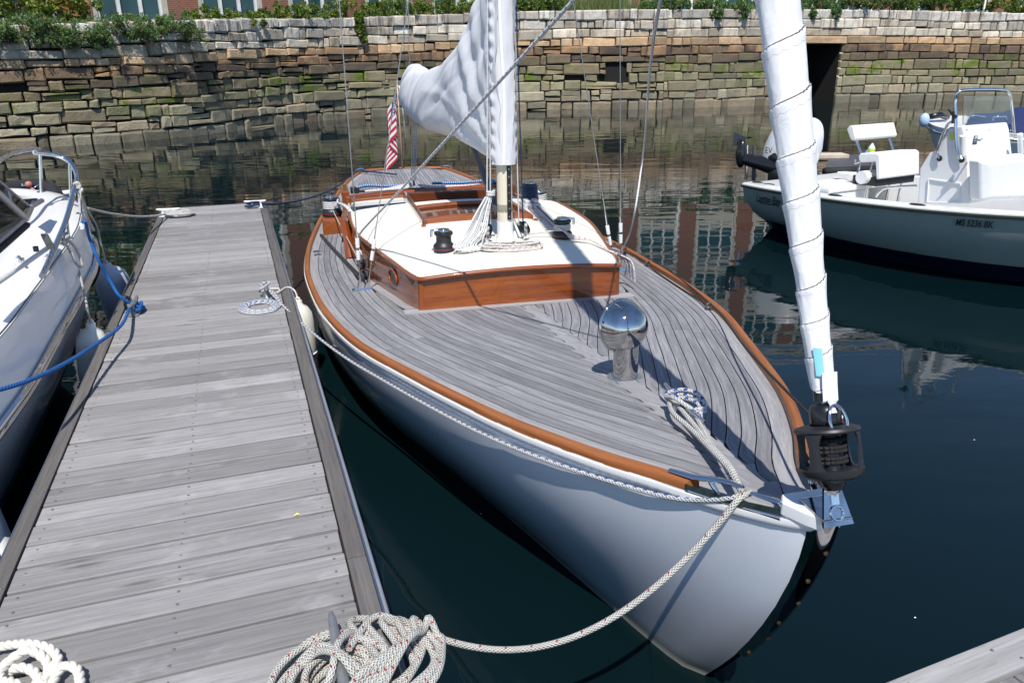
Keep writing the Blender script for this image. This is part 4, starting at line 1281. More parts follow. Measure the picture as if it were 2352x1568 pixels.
winch(WP2.x, WP2.y, WP2.z, h=.2, r=.07, handle=None)
# rope clutch beside the hatch
ck = Vector((.66, 5.62, 0)); ck.z = topz(ck.x, ck.y)
g = G().cbox(ck.x-.085, ck.x+.005, ck.y-.09, ck.y+.13, ck.z-.01, ck.z+.055, .008).cbox(ck.x+.012, ck.x+.09, ck.y-.09, ck.y+.13, ck.z-.012, ck.z+.053, .008)
cl_ = bpart(g, 'rope_clutch', plain('clutch_grey', (.5, .51, .53), .4))
for dx in (-.04, .05): bpart(G().cbox(ck.x+dx-.026, ck.x+dx+.026, ck.y-.06, ck.y+.06, ck.z+.056, ck.z+.085, .01), 'clutch_lever', plain('lever_grey', (.6, .61, .62), .35), parent=cl_)
# --- genoa track and car
tr0, tr1 = bpx(737, 540), bpx(836, 650)
g = G(); ax = (tr1-tr0)
tk = [tr0.lerp(tr1, i/10) for i in range(11)]
for p in tk: p.z = deckz(p.y, p.x)+.016
bpart(G().tube(tk, .020, 4, flat=1.0, up=Vector((1, 0, 1))), 'genoa_track', M_blackm)
trs = G()
for i in range(22):
    p = tr0.lerp(tr1, (i+.5)/22); trs.lathe([(.0005, .003), (.004, .003), (.006, 0)], 6, Matrix.Translation((p.x, p.y, deckz(p.y, p.x)+.031)))
bpart(trs, 'track_screws', M_steel)
car = bpx(838, 641); car.z = deckz(car.y, car.x)+.03
Mc = Matrix.Translation(car) @ Matrix.Rotation(math.atan2(ax.y, ax.x)-pi/2, 4, 'Z')
cr = bpart(G().cbox(-.035, .035, -.06, .06, -.005, .028, .008, Mc), 'track_car', M_grayd)
blk = car+Vector((-.02, .06, .085))
Mb = Matrix.Translation(blk) @ Matrix.Rotation(.5, 4, 'Z') @ Matrix.Rotation(pi/2, 4, 'Y')
bpart(G().lathe([(.001, -.016), (.045, -.016), (.05, -.010), (.034, -.004), (.034, .004), (.05, .010), (.045, .016), (.001, .016)], 20, Mb), 'sheave', M_black, True, 40, cr)
bpart(G().tube([blk+Vector((-.02, 0, -.05)), blk+Vector((.03, .02, -.03)), blk+Vector((.035, .02, .03)), blk+Vector((0, .0, .055)), blk+Vector((-.035, -.02, .03)), blk+Vector((-.03, -.02, -.03)), blk+Vector((0, -.02, -.07))], .008, 6), 'shackle', M_steel, True, 60, cr)
# --- chainplates and shrouds
MZ = 13.5
mastp = Vector((.04, 4.05, 0))
def chain(sg, s, x):
    p = Vector((sg*x, s, 0)); p.z = deckz(p.y, p.x)
    g = G().cbox(p.x-.085, p.x+.085, p.y-.028, p.y+.028, p.z, p.z+.010, .004)
    g.prism([(-.05, 0), (.05, 0), (.02, .06), (-.02, .06)], -.004, .004, Matrix.Translation((p.x-.01, p.y, p.z+.01)) @ Matrix.Rotation(pi/2, 4, 'X'))
    g.prism([(-.03, 0), (.03, 0), (.014, .05), (-.014, .05)], -.004, .004, Matrix.Translation((p.x+.055, p.y+.01, p.z+.01)) @ Matrix.Rotation(pi/2, 4, 'X'))
    return bpart(g, 'chainplate', M_steel), p
_, cps = chain(-1, 4.27, 1.125)
_, cpp = chain(1, 4.27, 1.125)
def shroud(a, top, tape=(.30, .42), mat=M_wire):
    a = Vector(a); top = Vector(top); d = (top-a).normalized()
    o = bpart(G().tube([a+d*.60, a+d*1.2, top], .0042, 6), 'shroud', mat, True)
    bpart(G().tube([a, a+d*.06, a+d*.061, a+d*.16, a+d*.161, a+d*.2, a+d*.201, a+d*.36, a+d*.361, a+d*.44, a+d*.62], [.011, .011, .006, .006, .010, .010, .0115, .0115, .008, .006, .0045], 10), 'turnbuckle', M_steel, True, 40, o)
    for k in (.20, .30): bpart(G().tube([a+d*k, a+d*(k+.075)], .0165, 10), 'white_tape', M_tapew, True, 40, o)
    return o
# survey the tops from the picture: two wires each side
def wire_top(a, x, y, Z):
    "extend the wire from a through the sight line at pixel x, y until it reaches height Z"
    r = ray(x, y); o = Vector((0, 0, HW))
    aw = BM @ Vector(a)
    # choose the point on the ray in the athwartship plane of the mast
    m0 = BM @ Vector((0, 4.2, 0)); nn = (BM.to_3x3() @ Vector((0, 1, 0)))
    k = (m0-o).dot(nn)/r.dot(nn)
    p = o+r*k
    d = (p-aw); t = (Z-aw.z)/d.z
    return BMi @ (aw+d*t)
def rig_top(T, up):
    "carry a side wire on from its spreader or tang to the mast"
    T = Vector(T); mz = T.z+.15
    bpart(G().tube([Vector((.04, 4.05+.012*(mz-1), mz)), T], .022, 8, flat=.6), 'spreader', M_alu, True)
    bpart(G().tube([T, Vector((.04, 4.1+.012*(up-1), up))], .0042, 6), 'upper_shroud', M_wire, True)
for a_, x_, Z_ in ((cps+Vector((-.01, 0, .06)), 779, 6.5), (cpp+Vector((.01, 0, .06)), 1424, 6.5)): rig_top(wire_top(a_, x_, 0, Z_), 12.8)
for a_, x_, Z_ in ((cps+Vector((.055, .01, .05)), 938, 6.0), (cpp+Vector((-.055, .01, .05)), 1316, 6.0)): rig_top(wire_top(a_, x_, 0, Z_), 7.5)
shroud(cps+Vector((-.01, 0, .06)), wire_top(cps+Vector((-.01, 0, .06)), 779, 0, 6.5))
shroud(cps+Vector((.055, .01, .05)), wire_top(cps+Vector((.055, .01, .05)), 938, 0, 6.0))
pA = bl(1408, 545, .75); pB = bl(1424, 560, .72)
shroud(cpp+Vector((-.055, .01, .05)), wire_top(cpp+Vector((-.055, .01, .05)), 1316, 0, 6.0))
shroud(cpp+Vector((.01, 0, .06)), wire_top(cpp+Vector((.01, 0, .06)), 1424, 0, 6.5))
# --- mast
mz0 = topz(.04, 4.05)
def mast_at(z): return Vector((.04, 4.05+.012*(z-1), z))
mast = bpart(G().tube([mast_at(z) for z in (mz0-.01, mz0+.3, 1.2, 1.6, 2, 3, 5, 9, 13.4)], .062, 24, flat=1.0), 'mast', M_mast, True, 60)
bpart(G().tube([mast_at(z)+Vector((0, 0, 0)) for z in (mz0-.01, mz0+.02, mz0+.05, mz0+.1, mz0+.16)], [.085, .075, .068, .0655, .065], 24), 'mast_boot', M_tapew, True, 60, mast)
trk = [mast_at(z)+Vector((.018, -.066, 0)) for z in (1.13, 1.3, 1.6, 2.2, 2.8)]
bpart(G().cbox(-.0165, .0165, -.006, .006, 0, .62, .003, Matrix.Translation(mast_at(1.145)+Vector((.022, -.062, 0))) @ Matrix.Rotation(-.012, 4, 'X')), 'mast_track', M_black, parent=mast)
ms = G()
for i in range(9): ms.lathe([(.0005, .003), (.006, .003), (.0075, 0)], 10, Matrix.Translation(mast_at(1.17+i*.062)+Vector((.022, -.069, 0))) @ Matrix.Rotation(pi/2, 4, 'X'))
bpart(ms, 'track_screws', M_steel, True, 40, mast)
# blocks at the mast foot
for dx, dy, dz in ((-.165, -.04, .10), (.155, .0, .10)):
    c = Vector((.04+dx, 4.05+dy, mz0+dz))
    g = G()
    for k in (-.014, .014):
        Mb = Matrix.Translation(c+Vector((k, 0, 0))) @ Matrix.Rotation(.35*(1 if dx < 0 else -1), 4, 'Y') @ Matrix.Rotation(.3, 4, 'Z') @ Matrix.Rotation(pi/2, 4, 'Y')
        g.lathe([(.001, -.010), (.052, -.010), (.056, -.006), (.042, 0), (.056, .006), (.052, .010), (.001, .010)], 20, Mb)
    o = bpart(g, 'turning_block', M_black, True, 40, mast)
    bpart(G().tube([c+Vector((0, 0, -.10)), c+Vector((.012, -.01, -.05)), c+Vector((0, -.012, .05))], [.012, .014, .008], 8).cbox(c.x-.012, c.x+.012, c.y-.075, c.y-.06, c.z-.06, c.z+.05, .003), 'block_strap', M_steel, True, 40, mast)
# --- boom cover (sail cover) lofted from mast to boom end
bt = lambda s: .04-.045*max(0, s-4.05)
SC = [  # s, z bottom, z top, half width, pinch at top
    (3.965, 1.60, 3.02, .075, 1.0), (4.02, 1.575, 3.05, .10, 1.0), (4.15, 1.555, 3.03, .115, 1.0), (4.45, 1.585, 2.93, .125, .8), (4.80, 1.615, 2.79, .15, .6), (5.1, 1.64, 2.62, .175, .5), (5.6, 1.655, 2.44, .21, .5),
    (6.2, 1.635, 2.33, .24, .55), (6.9, 1.625, 2.27, .25, .6), (7.5, 1.655, 2.265, .24, .6), (7.95, 1.70, 2.33, .22, .6), (8.35, 1.80, 2.32, .18, .6), (8.6, 1.90, 2.27, .12, .6), (8.72, 2.0, 2.24, .05, .6)]
def sect(a, f):
    return [lerp(a[0][k], a[1][k], f) for k in range(5)]
rows = []
NS, NA = 150, 90
for i in range(NS+1):
    x = i/NS*(len(SC)-1); k = min(int(x), len(SC)-2); f = x-k
    p0, p1, p2, p3 = SC[max(k-1, 0)], SC[k], SC[k+1], SC[min(k+2, len(SC)-1)]
    s, zb_, zt_, hw_, pn_ = [.5*((2*b)+(c-a)*f+(2*a-5*b+4*c-d)*f*f+(3*b-a-3*c+d)*f**3) for a, b, c, d in zip(p0, p1, p2, p3)]
    row = []
    for j in range(NA):
        a = 2*pi*j/NA
        z = lerp(zb_, zt_, .5-.5*cos(a))
        fz = (z-zb_)/max(.01, zt_-zb_)
        wv = abs(sin(a))**.8*hw_*(lerp(1.15, .72, fz) if s > 4.3 else 1)
        sgn = 1 if sin(a) > 0 else -1
        n1_ = noise.noise(Vector((s*1.3+z*1.6, z*.9-s*.6, sgn*3)))*.045+noise.noise(Vector((s*3.2+z*3.4, z*1.1-s*1.0, sgn*7)))*.028
        # long gathers fanning out of the mast foot and the boom end
        ang = math.atan2(z-1.55, s-3.9)
        n1_ += .016*sin(ang*22+sgn)*max(0, 1-abs(s-4.8)/1.4)
        rd = noise.noise(Vector((ang*5.2+.4*s, s*.55, sgn*2.3))); n1_ += .018*max(0, 1-abs(rd)*5)*min(1, max(0, s-4.1)*2)
        rd = noise.noise(Vector(((s*.8+z*1.9)*1.6, (z-s*.5)*.5, sgn*4.1))); n1_ -= .015*max(0, 1-abs(rd)*6)
        n1_ += .014*sin((s-8.7)*7+(z-2)*14)*max(0, 1-abs(s-8)/1.2)
        x_ = sgn*(wv+(n1_ if wv > .02 else 0)*min(1, wv/.1))
        row.append(Vector((bt(s)+x_, s+noise.noise(Vector((s*2, z*3, sgn)))*.015, z+noise.noise(Vector((s*2.2, sgn*2, 5)))*.02*(s > 4.4))))
    rows.append(row)
sc_ = bpart(G().grid(rows, close=True), 'sail_cover', M_sail, True, 80)
# front sleeve round the mast with zip and gathered tape
rows = []
for i in range(120):
    z = lerp(1.575, 3.25, i/119)
    row = []
    for j in range(29):
        a = lerp(-pi*.80, pi*.80, j/28)-pi/2
        rr = .098+.010*noise.noise(Vector((j*.9, z*5, 2)))+.007*sin(z*60+j*.5)*(abs(j-14) > 5)*(abs(j-14) < 12)+(.018*math.exp(-((z-2.95)/.05)**2))+.03*max(0, z-3.05)*noise.noise(Vector((j*.6, z*9, 1)))
        row.append(mast_at(z)+Vector((rr*cos(a), rr*1.0*sin(a), 0)))
    rows.append(row)
bpart(G().grid(rows), 'mast_sleeve', M_sail, True, 80, sc_)
zp = [mast_at(z)+Vector((-.028+.012*sin(z*4), -.104, 0)) for z in [lerp(1.58, 3.0, i/40) for i in range(41)]]
bpart(G().tube(zp, .011, 6, flat=.5, up=Vector((0, 1, 0))), 'zip_tape', M_sail2, True, 60, sc_)
# boom and vang
bpart(G().tube([mast_at(1.78)+Vector((0, .08, 0)), Vector((bt(8.6), 8.6, 2.0))], .06, 12), 'boom', M_mast, True)
va, vb_ = mast_at(1.15)+Vector((-.02, .09, 0)), Vector((bt(5.1), 5.1, 1.72))
va, vb_ = bl(1128, 440, 1.25), Vector((-.02, 5.25, 1.70))
va = Vector((.02, 4.18, 1.16))
vg = bpart(G().tube([va, va.lerp(vb_, .55)], .032, 12), 'boom_vang', M_grayd, True)
bpart(G().tube([va.lerp(vb_, .5), vb_], .024, 10), 'vang_rod', M_grayd, True, 60, vg)
# mainsheet tackle down to the traveller
sh0 = Vector((bt(8.3), 8.45, 1.72)); sh1 = Vector((-.16, 8.95, .74))
for k in range(4):
    bpart(G().tube([sh0+Vector((-.03+.02*k, 0, .1)), sh1+Vector((-.03+.02*k, .0, .06))], .006, 6), 'mainsheet', R_grey, True)
bpart(G().lathe([(.001, -.012), (.035, -.012), (.04, 0), (.035, .012), (.001, .012)], 14, Matrix.Translation(sh1+Vector((0, 0, .02))) @ Matrix.Rotation(pi/2, 4, 'Y')), 'sheet_block', M_black, True)
bpart(G().cbox(-1.0, .98, 8.93, 8.97, .665, .695, .006, Matrix.Rotation(.0, 4, 'Z')), 'traveller_track', M_blackm)
for x in (-.98, .97): bpart(G().cbox(x-.06, x+.06, 8.88, 9.02, .66, .74, .012), 'traveller_end', M_black)
# topping lift and backstay
bpart(G().tube([Vector((bt(8.7), 8.7, 2.24)), Vector((-.12, 8.2, 5)), Vector((.03, 4.3, 13.2))], .004, 6), 'topping_lift', M_wire, True)
bpart(G().tube([(0, 12.15, zs(12)), (.04, 4.2, 13.4)], .0045, 6), 'backstay', M_wire, True)
# stern chocks, quarter cleat
for sg in (-1, 1):
    g = G().tube([(sg*.86, 11.86, zs(11.9)+.005), (sg*.83, 11.95, zs(12)+.04), (sg*.76, 12.05, zs(12)+.045), (sg*.69, 12.10, zs(12)+.01)], .016, 8)
    bpart(g, 'stern_chock', M_steel, True)
# --- forestay, furled jib, furling drum
FB, FT = Vector((0, -.305, 1.12)), Vector((.0, .25, 2.455))
fd = (FT-FB).normalized()
def fs(z): return FB+fd*((z-FB.z)/fd.z)
stay = bpart(G().tube([fs(1.15), fs(1.2), fs(6), fs(12.8)], .006, 6), 'forestay', M_wire, True)
jr = smooth_tab([(1.375, .026), (1.42, .030), (1.458, .035), (1.52, .0375), (1.655, .0405), (1.77, .044), (2.0, .052), (2.12, .055), (2.35, .060), (2.6, .062), (3.2, .070), (4.5, .085), (7, .07), (10, .045), (12.5, .02)])
zl = [lerp(1.43, 3.2, i/300) for i in range(301)]+[lerp(3.22, 12.5, i/140) for i in range(141)]
rows, uvj = [], []
NJ = 44
for z in zl:
    c = fs(z); r0 = interp(jr, z); row = []
    pitch = interp([(1.38, .10), (1.7, .115), (2.1, .17), (2.6, .2), (5, .3), (12, .4)], z)
    ph = interp([(1.38, 0), (1.7, 3.6), (2.1, 7.0), (2.6, 10.2), (5, 24), (12.5, 60)], z)
    for j in range(NJ+1):
        a = 2*pi*j/NJ
        f = (ph-j/NJ) % 1.0
        step = .125*(f**2.5)-.03
        step -= .10*max(0, 1-f/.05) * 0
        rr = r0*(1+step)+.0015*sin(14*a+z*30)*noise.noise(Vector((a, z*4, 0)))+.0035*noise.noise(Vector((cos(a)*2, sin(a)*2, z*9)))
        row.append(c+Vector((rr*cos(a), rr*sin(a), -.0*cos(a)))); uvj.append((j/NJ, ph))
    rows.append(row)
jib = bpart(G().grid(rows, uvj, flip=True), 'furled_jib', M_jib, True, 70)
# tack strap below the roll, teal numeral patch
bpart(G().grid([[fs(z)+Vector((x, -r_-.006, 0)) for x in (-.024, .0, .024)] for z, r_ in ((1.412, .030), (1.45, .034), (1.49, .040))]), 'tack_band', M_sail, True, 60, jib)
bpart(G().tube([fs(1.415)+Vector((.002, -.040, 0)), fs(1.405)+Vector((0, -.042, 0)), fs(1.395)+Vector((0, -.044, 0)), fs(1.385)+Vector((.0, -.046, 0))], [.018, .010, .008, .011], 8, flat=.5, up=Vector((0, 1, 0))), 'tack_strap', M_sail, True, 60, jib)
pt = []
for z in (1.478, 1.50, 1.53, 1.552):
    r_ = interp(jr, z)*1.13+.003
    pt.append([fs(z)+Vector((r_*cos(a), r_*sin(a), 0)) for a in [math.radians(q) for q in (252, 244, 236, 228, 222)]])
bpart(G().grid(pt), 'teal_patch', M_tealp, True, 60, jib)
for k_, z_ in enumerate((1.75, 2.2)):
    pass
drum = bpart(G().tube([fs(z) for z in (1.21, 1.245, 1.32, 1.33)], [.040, .037, .037, .045], 24), 'furling_drum', M_black, True, 50)
zax = fd
Mz = fd.to_track_quat('Z', 'Y').to_matrix().to_4x4()
def FM(z): return Matrix.Translation(fs(z)) @ Mz
bpart(G().lathe([(.045, .0), (.086, .002), (.090, .007), (.087, .014), (.06, .022), (.045, .022)], 36, FM(1.3170)), 'drum_top_plate', M_blackm, True, 45, drum)
bpart(G().lathe([(.04, .0), (.074, .004), (.084, .014), (.0885, .030), (.082, .032), (.06, .03), (.04, .03)], 36, FM(1.1970)), 'drum_bottom_plate', M_blackm, True, 45, drum)
for a in (.5, 2.3, 3.6, 5.2):
    g = G(); rows = []
    for z in (1.22, 1.235, 1.255, 1.295, 1.313, 1.325):
        w_ = .15 if .01 else 0
        wd = .17+.16*(abs(z-1.272)/.05)**3
        rows.append([FM(z) @ Vector((.086*cos(a+q), .086*sin(a+q), 0)) for q in (-wd, -wd/2, 0, wd/2, wd)]+[FM(z) @ Vector((.079*cos(a+q), .079*sin(a+q), 0)) for q in (wd, 0, -wd)])
    bpart(g.grid(rows, close=True), 'drum_cage_post', M_blackm, True, 45, drum)
tn = G()
for i in range(5): tn.torus(.043, .006, FM(1.24+i*.014) @ Matrix.Rotation(.06*(-1)**i, 4, 'X'), 24, 8)
bpart(tn, 'wound_furling_line', R_black, True, 60, drum)
bpart(G().tube([fs(z) for z in (1.339, 1.343, 1.372, 1.386, 1.392)], [.041, .043, .043, .038, .030], 28), 'swivel_body', M_black, True, 50, drum)
bpart(G().tube([fs(1.4000), fs(1.4950)], .026, 18), 'foil_tube', M_black, True, 50, drum)
bpart(G().tube([fs(1.168), fs(1.176), fs(1.180), fs(1.1970)], [.026, .030, .034, .034], 20), 'lower_bearing', M_black, True, 50, drum)
bpart(G().cbox(-.012, .012, -.004, .004, -.03, .04, .002, FM(1.155)), 'toggle', M_steel, parent=drum)
sh = [fs(1.4070)+Vector((-.011, -.047, 0)), fs(1.4000)+Vector((-.024, -.056, 0)), fs(1.3800)+Vector((-.024, -.062, 0)), fs(1.3600)+Vector((-.018, -.064, 0))]
shg = G().tube(spl([fs(1.3510)+Vector((-.022, -.064, 0)), fs(1.3730)+Vector((-.026, -.062, 0)), fs(1.4000)+Vector((-.016, -.054, 0)), fs(1.4070)+Vector((0, -.050, 0)), fs(1.4000)+Vector((.016, -.054, 0)), fs(1.3730)+Vector((.026, -.062, 0)), fs(1.3510)+Vector((.022, -.064, 0))], 6), .0045, 8)
shg.tube([fs(1.3530)+Vector((-.028, -.064, 0)), fs(1.3530)+Vector((.036, -.064, 0))], .0045, 8)
bpart(shg, 'tack_shackle', M_steel, True, 60, drum)
# maker's plate with white lettering stub and red underline on the swivel
lab_ = bpart(G().grid([[fs(z)+Vector((.0445*cos(a), .0445*sin(a), 0)) for a in (-.75, -.6, -.45, -.3)] for z in (1.349, 1.368)]), 'maker_plate', M_black, parent=drum)
def text_obj(body, size, mat, M, parent=None, name='lettering', ext=.0006, shear=0.0, align='CENTER', bold=0.0):
    cu = bpy.data.curves.new(name, 'FONT'); cu.body = body; cu.size = size; cu.extrude = ext; cu.shear = shear; cu.offset = bold; cu.align_x = align; cu.align_y = 'CENTER'
    t = bpy.data.objects.new(name, cu); COL.objects.link(t)
    dg = bpy.context.evaluated_depsgraph_get()
    me = bpy.data.meshes.new_from_object(t.evaluated_get(dg)); bpy.data.objects.remove(t)
    me.materials.clear(); me.materials.append(mat)
    return inst(name, me, parent, M)
a_ = -.55
text_obj('HA', .013, M_tapew, Matrix.Translation(fs(1.361)+Vector((.0452*cos(a_), .0452*sin(a_), 0))) @ Matrix.Rotation(a_+pi/2, 4, 'Z') @ Matrix.Rotation(pi/2, 4, 'X'), drum)
bpart(G().tube([fs(1.352)+Vector((.0452*cos(a), .0452*sin(a), 0)) for a in (-.72, -.6, -.45, -.32)], .0012, 6), 'red_underline', M_red, False, 40, drum)
# ------------------------------------------------------------------ lines on the sailboat and dock
def dw(x, y, h=0.0): return DM @ Vector((x, y, h))
def bwv(t, s, z): return BM @ Vector((t, s, z))
chk = bwv(-(bb(-.055)-.012), -.055, zs(-.05)+.004)
# bow line: long coil heaped over the near cleat, then slack run up to the bow chock
RB_ = .0106
bow = thing('dock_line', 'thick white rope with red flecks coiled on the near cleat and slack to the bow', 'rope', dw(CL1[0], CL1[1], 0), 0)
bi = Matrix.Translation(-bow.location)
cx, cy = CL1[0], CL1[1]
end = dw(.335, 1.87, .022)
run = [dw(cx+.03, cy+.02, .09), dw(.22, 1.90, .075), dw(.30, 1.885, .04)]+[p for p in sag(end, chk+Vector((-.012, -.012, .0)), .275, 22)]+[chk+Vector((.03, .01, .008))]
rope('slack_run', [bi @ p for p in run], RB_, R_bow, parent=bow, n=12, sub=5)
coil = []
rr = random.Random(5)
for k in range(9):
    ax_, ay_ = .075+.0115*k, .068+.009*k
    ox, oy = rr.uniform(-.018, .022)-.02, rr.uniform(-.015, .015)-.035
    z0 = .0125+(.024*(k % 3))+rr.uniform(0, .004)
    rot = .35+rr.uniform(-.2, .2)
    for i in range(22):
        a = 2*pi*i/22
        x, y = ax_*cos(a), ay_*sin(a)
        zz = z0+.022*max(0, cos(a-.6))*((k % 4) == 1)
        coil.append(dw(cx+ox+x*cos(rot)-y*sin(rot), cy+oy+x*sin(rot)+y*cos(rot), zz))
rope('coil', [bi @ p for p in coil], RB_, R_bow, parent=bow, n=10, sub=3)
bights = []
for k in range(6):
    a0 = dw(cx-.03+.03*k, cy-.19+.02*k, .03); b0 = dw(cx+.05+.045*k, cy+.15-.012*k, .02)
    m0 = dw(cx+.10+.03*k, cy+.02*(k-2), .085-.006*k); e0 = dw(cx+.20+.02*k, cy-.03+.03*(k % 3), .02)
    pts = spl([dw(cx-.10+.025*k, cy-.2, .018), a0.lerp(m0, .5)+Vector((0, 0, .05)), m0, b0+Vector((0, 0, .05)), dw(cx+.15+.028*k, cy+.155-.02*k, .035), e0, dw(cx+.08+.03*k, cy-.12, .03), dw(cx+.02, cy-.21, .02)], 7)
    rope('coil_bight', [bi @ p for p in pts], RB_, R_bow, parent=bow, n=10, sub=0)
for k, (x0, y0, x1, y1) in enumerate(((-.085, .06, .07, -.10), (-.05, -.09, .06, .10), (-.09, .03, .05, -.13))):
    rope('cleat_turn', [bi @ dw(cx+x0*1.3, cy+y0, .045), bi @ dw(cx+x0*.6, cy+y0*.8, .10), bi @ dw(cx, cy+(y0+y1)/2, .118+.008*k), bi @ dw(cx+x1*.7, cy+y1*.8, .09), bi @ dw(cx+x1*1.4, cy+y1*1.1, .035)], RB_, R_bow, parent=bow, n=10)
rope('bitter_end', [bi @ dw(cx-.215, cy-.03, .014), bi @ dw(cx-.17, cy+.055, .022), bi @ dw(cx-.08, cy+.13, .05), bi @ dw(cx+.0, cy+.14, .06)], RB_, R_bow, parent=bow)
# eye of the bow line over the chock to the cleat: whipped bundle
mid = bwv(-.055, .33, deckz(.33, 0)+.05)
cc0, cc1 = bwv(c0.x, c0.y, .98), bwv(c1.x, c1.y, .98)
cm = bwv((c0.x+c1.x)/2, (c0.y+c1.y)/2, deckz(.75, 0)+.045)
for dx in (-.018, .0, .016):
    rope('spliced_eye', [bi @ (chk+Vector((.0, .0, .012))), bi @ bwv(-.10+dx*.3, .10, zs(.1)+.045), bi @ (mid+Vector((dx*.5, 0, 0))), bi @ bwv(-.02+dx*1.4, .5, deckz(.5, 0)+.045), bi @ bwv(.0+dx*2.4, .66, deckz(.66, 0)+.05), bi @ bwv(.02+dx, .80, deckz(.8, 0)+.05)], .0105, R_plain, parent=bow, n=8)
# spring line with blue flecks: wraps the bow cleat, out of the chock and aft along the topsides to the dock
def hullpt(s, dz, out=.012): return bwv(-(bb(s)+out), s, zs(s)+dz)
c2w = dw(CL2.x+.02, CL2.y-.06, .06)
sp = [cm+Vector((-.02, .05, .03)), cm+Vector((.05, -.03, .035)), bwv(.03, .55, deckz(.5, 0)+.03), bwv(-.04, .3, deckz(.3, 0)+.035), bwv(-.11, .08, zs(.1)+.03), chk+Vector((-.008, .0, .004)), hullpt(.12, -.06), hullpt(.35, -.085), hullpt(.7, -.10), hullpt(1.1, -.112), hullpt(1.6, -.118, .014), hullpt(2.15, -.118, .02)]
tail = [hullpt(2.15, -.118, .02).lerp(c2w, f)-Vector((0, 0, .10*4*f*(1-f)*.6)) for f in (.25, .5, .75, .92)]+[c2w]
tail2 = [dw(CL2.x-.03, CL2.y+.06, .085), dw(CL2.x+.03, CL2.y+.03, .095), dw(CL2.x-.03, CL2.y-.07, .085), dw(CL2.x-.045, CL2.y+.02, .04), dw(CL2.x+.04, CL2.y-.04, .05), dw(CL2.x+.085, CL2.y-.27, .018), dw(CL2.x+.06, CL2.y-.36, .012)]
ctr = dl(597, 704, .01)
spi = []
for i in range(110):
    a = -.9-i*.34; r_ = .150-.0118*(i*.34/(2*pi))*1.02
    spi.append(dw(ctr.x+r_*cos(a)*1.0, ctr.y+r_*sin(a)*1.15, .010))
rope('spring_line', sp+tail+tail2+spi, .0085, R_blue, 'white blue-flecked spring line along the hull to a flat dock coil', n=10, sub=5)
for k, off in enumerate((0, .022)):
    rope('cleat_figure_eight', [cm+Vector((-.06, .08, .01+off)), cm+Vector((.0, .05, .04+off)), cm+Vector((.055, -.01, .045+off)), cm+Vector((.07, -.07, .02+off)), cm+Vector((.02, -.07, .03)), cm+Vector((-.035, .0, .045)), cm+Vector((-.055, .07, .02))], .0088, R_blue, 'blue-flecked rope turn over the bow cleat, upper turn' if k else 'blue-flecked rope turn round the bow cleat, lower turn')
# fender between dock and hull, hung from the dock cleat
def fender(name, top, R_, L, mat, label, rope_pts, rmat, tilt=(0, 0), band=False):
    root = thing(name, label, 'fender', Vector(top)-Vector((0, 0, L)), 0)
    M = Matrix.Translation((0, 0, L)) @ Matrix.Rotation(tilt[0], 4, 'X') @ Matrix.Rotation(tilt[1], 4, 'Y') @ Matrix.Translation((0, 0, -L))
    prof = [(.001, 0), (R_*.25, .0), (R_*.3, .04), (R_*.7, .06), (R_*.93, .10), (R_, .16), (R_*1.01, L*.5), (R_, L-.17), (R_*.92, L-.10), (R_*.66, L-.055), (R_*.32, L-.03), (R_*.28, L), (.001, L+.004)]
    G().lathe(prof, 24, M).build('body', mat, root, True, 60)
    G().torus(.014, .008, M @ Matrix.Translation((0, 0, L+.01)) @ Matrix.Rotation(pi/2, 4, 'X'), 14, 8).build('eyelet', mat, root, True)
    if band: G().torus(R_*.98, .006, M @ Matrix.Translation((0, 0, .12)), 24, 8).build('seam_band', M_tapew, root, True)
    if rope_pts: rope('lanyard', [Vector(p)-root.location for p in rope_pts], .0075, rmat, parent=root, n=8)
    return root
ft = px(684, 690, .60)
fender('fender', ft, .105, .55, M_fend, 'cream fender hanging between the dock edge and the sailboat', [ft+Vector((0, 0, .01)), ft+Vector((-.02, .03, .06)), dw(XR0+.012, dl(668, 663).y, .006), dw(XR0-.03, dl(655, 664).y, .011), dw(CL2.x+.08, CL2.y+.03, .011), dw(CL2.x+.10, CL2.y+.14, .010), dw(CL2.x+.03, CL2.y+.17, .010), dw(CL2.x+.0, CL2.y+.05, .03)], R_halr, band=True)
# stern line, navy
sch = bwv(-.80, 11.92, zs(12)+.025)
rope('stern_line', [bwv(-.2, 11.2, .60), bwv(-.45, 11.5, .60), sch]+sag(sch, dw(CL5.x+.02, CL5.y, .05), .16, 10)[1:]+[dw(CL5.x-.04, CL5.y+.03, .07), dw(CL5.x-.08, CL5.y-.02, .03), dw(CL5.x+.02, CL5.y-.05, .05), dw(CL5.x+.06, CL5.y+.02, .03), dw(CL5.x+.10, CL5.y-.05, .012), dw(CL5.x+.115, CL5.y-.12, -.02), dw(CL5.x+.12, CL5.y-.2, -.06)], .014, R_navy, 'navy blue stern line from the far dock corner to the sailboat quarter', n=8)
rope('cleat_hitch', [dw(CL5.x-.10, CL5.y+.02, .06), dw(CL5.x-.02, CL5.y-.05, .08), dw(CL5.x+.08, CL5.y+.02, .06), dw(CL5.x-.06, CL5.y-.06, .04), dw(CL5.x-.12, CL5.y, .03)], .014, R_navy, 'navy hitch knotted round the far right dock cleat')
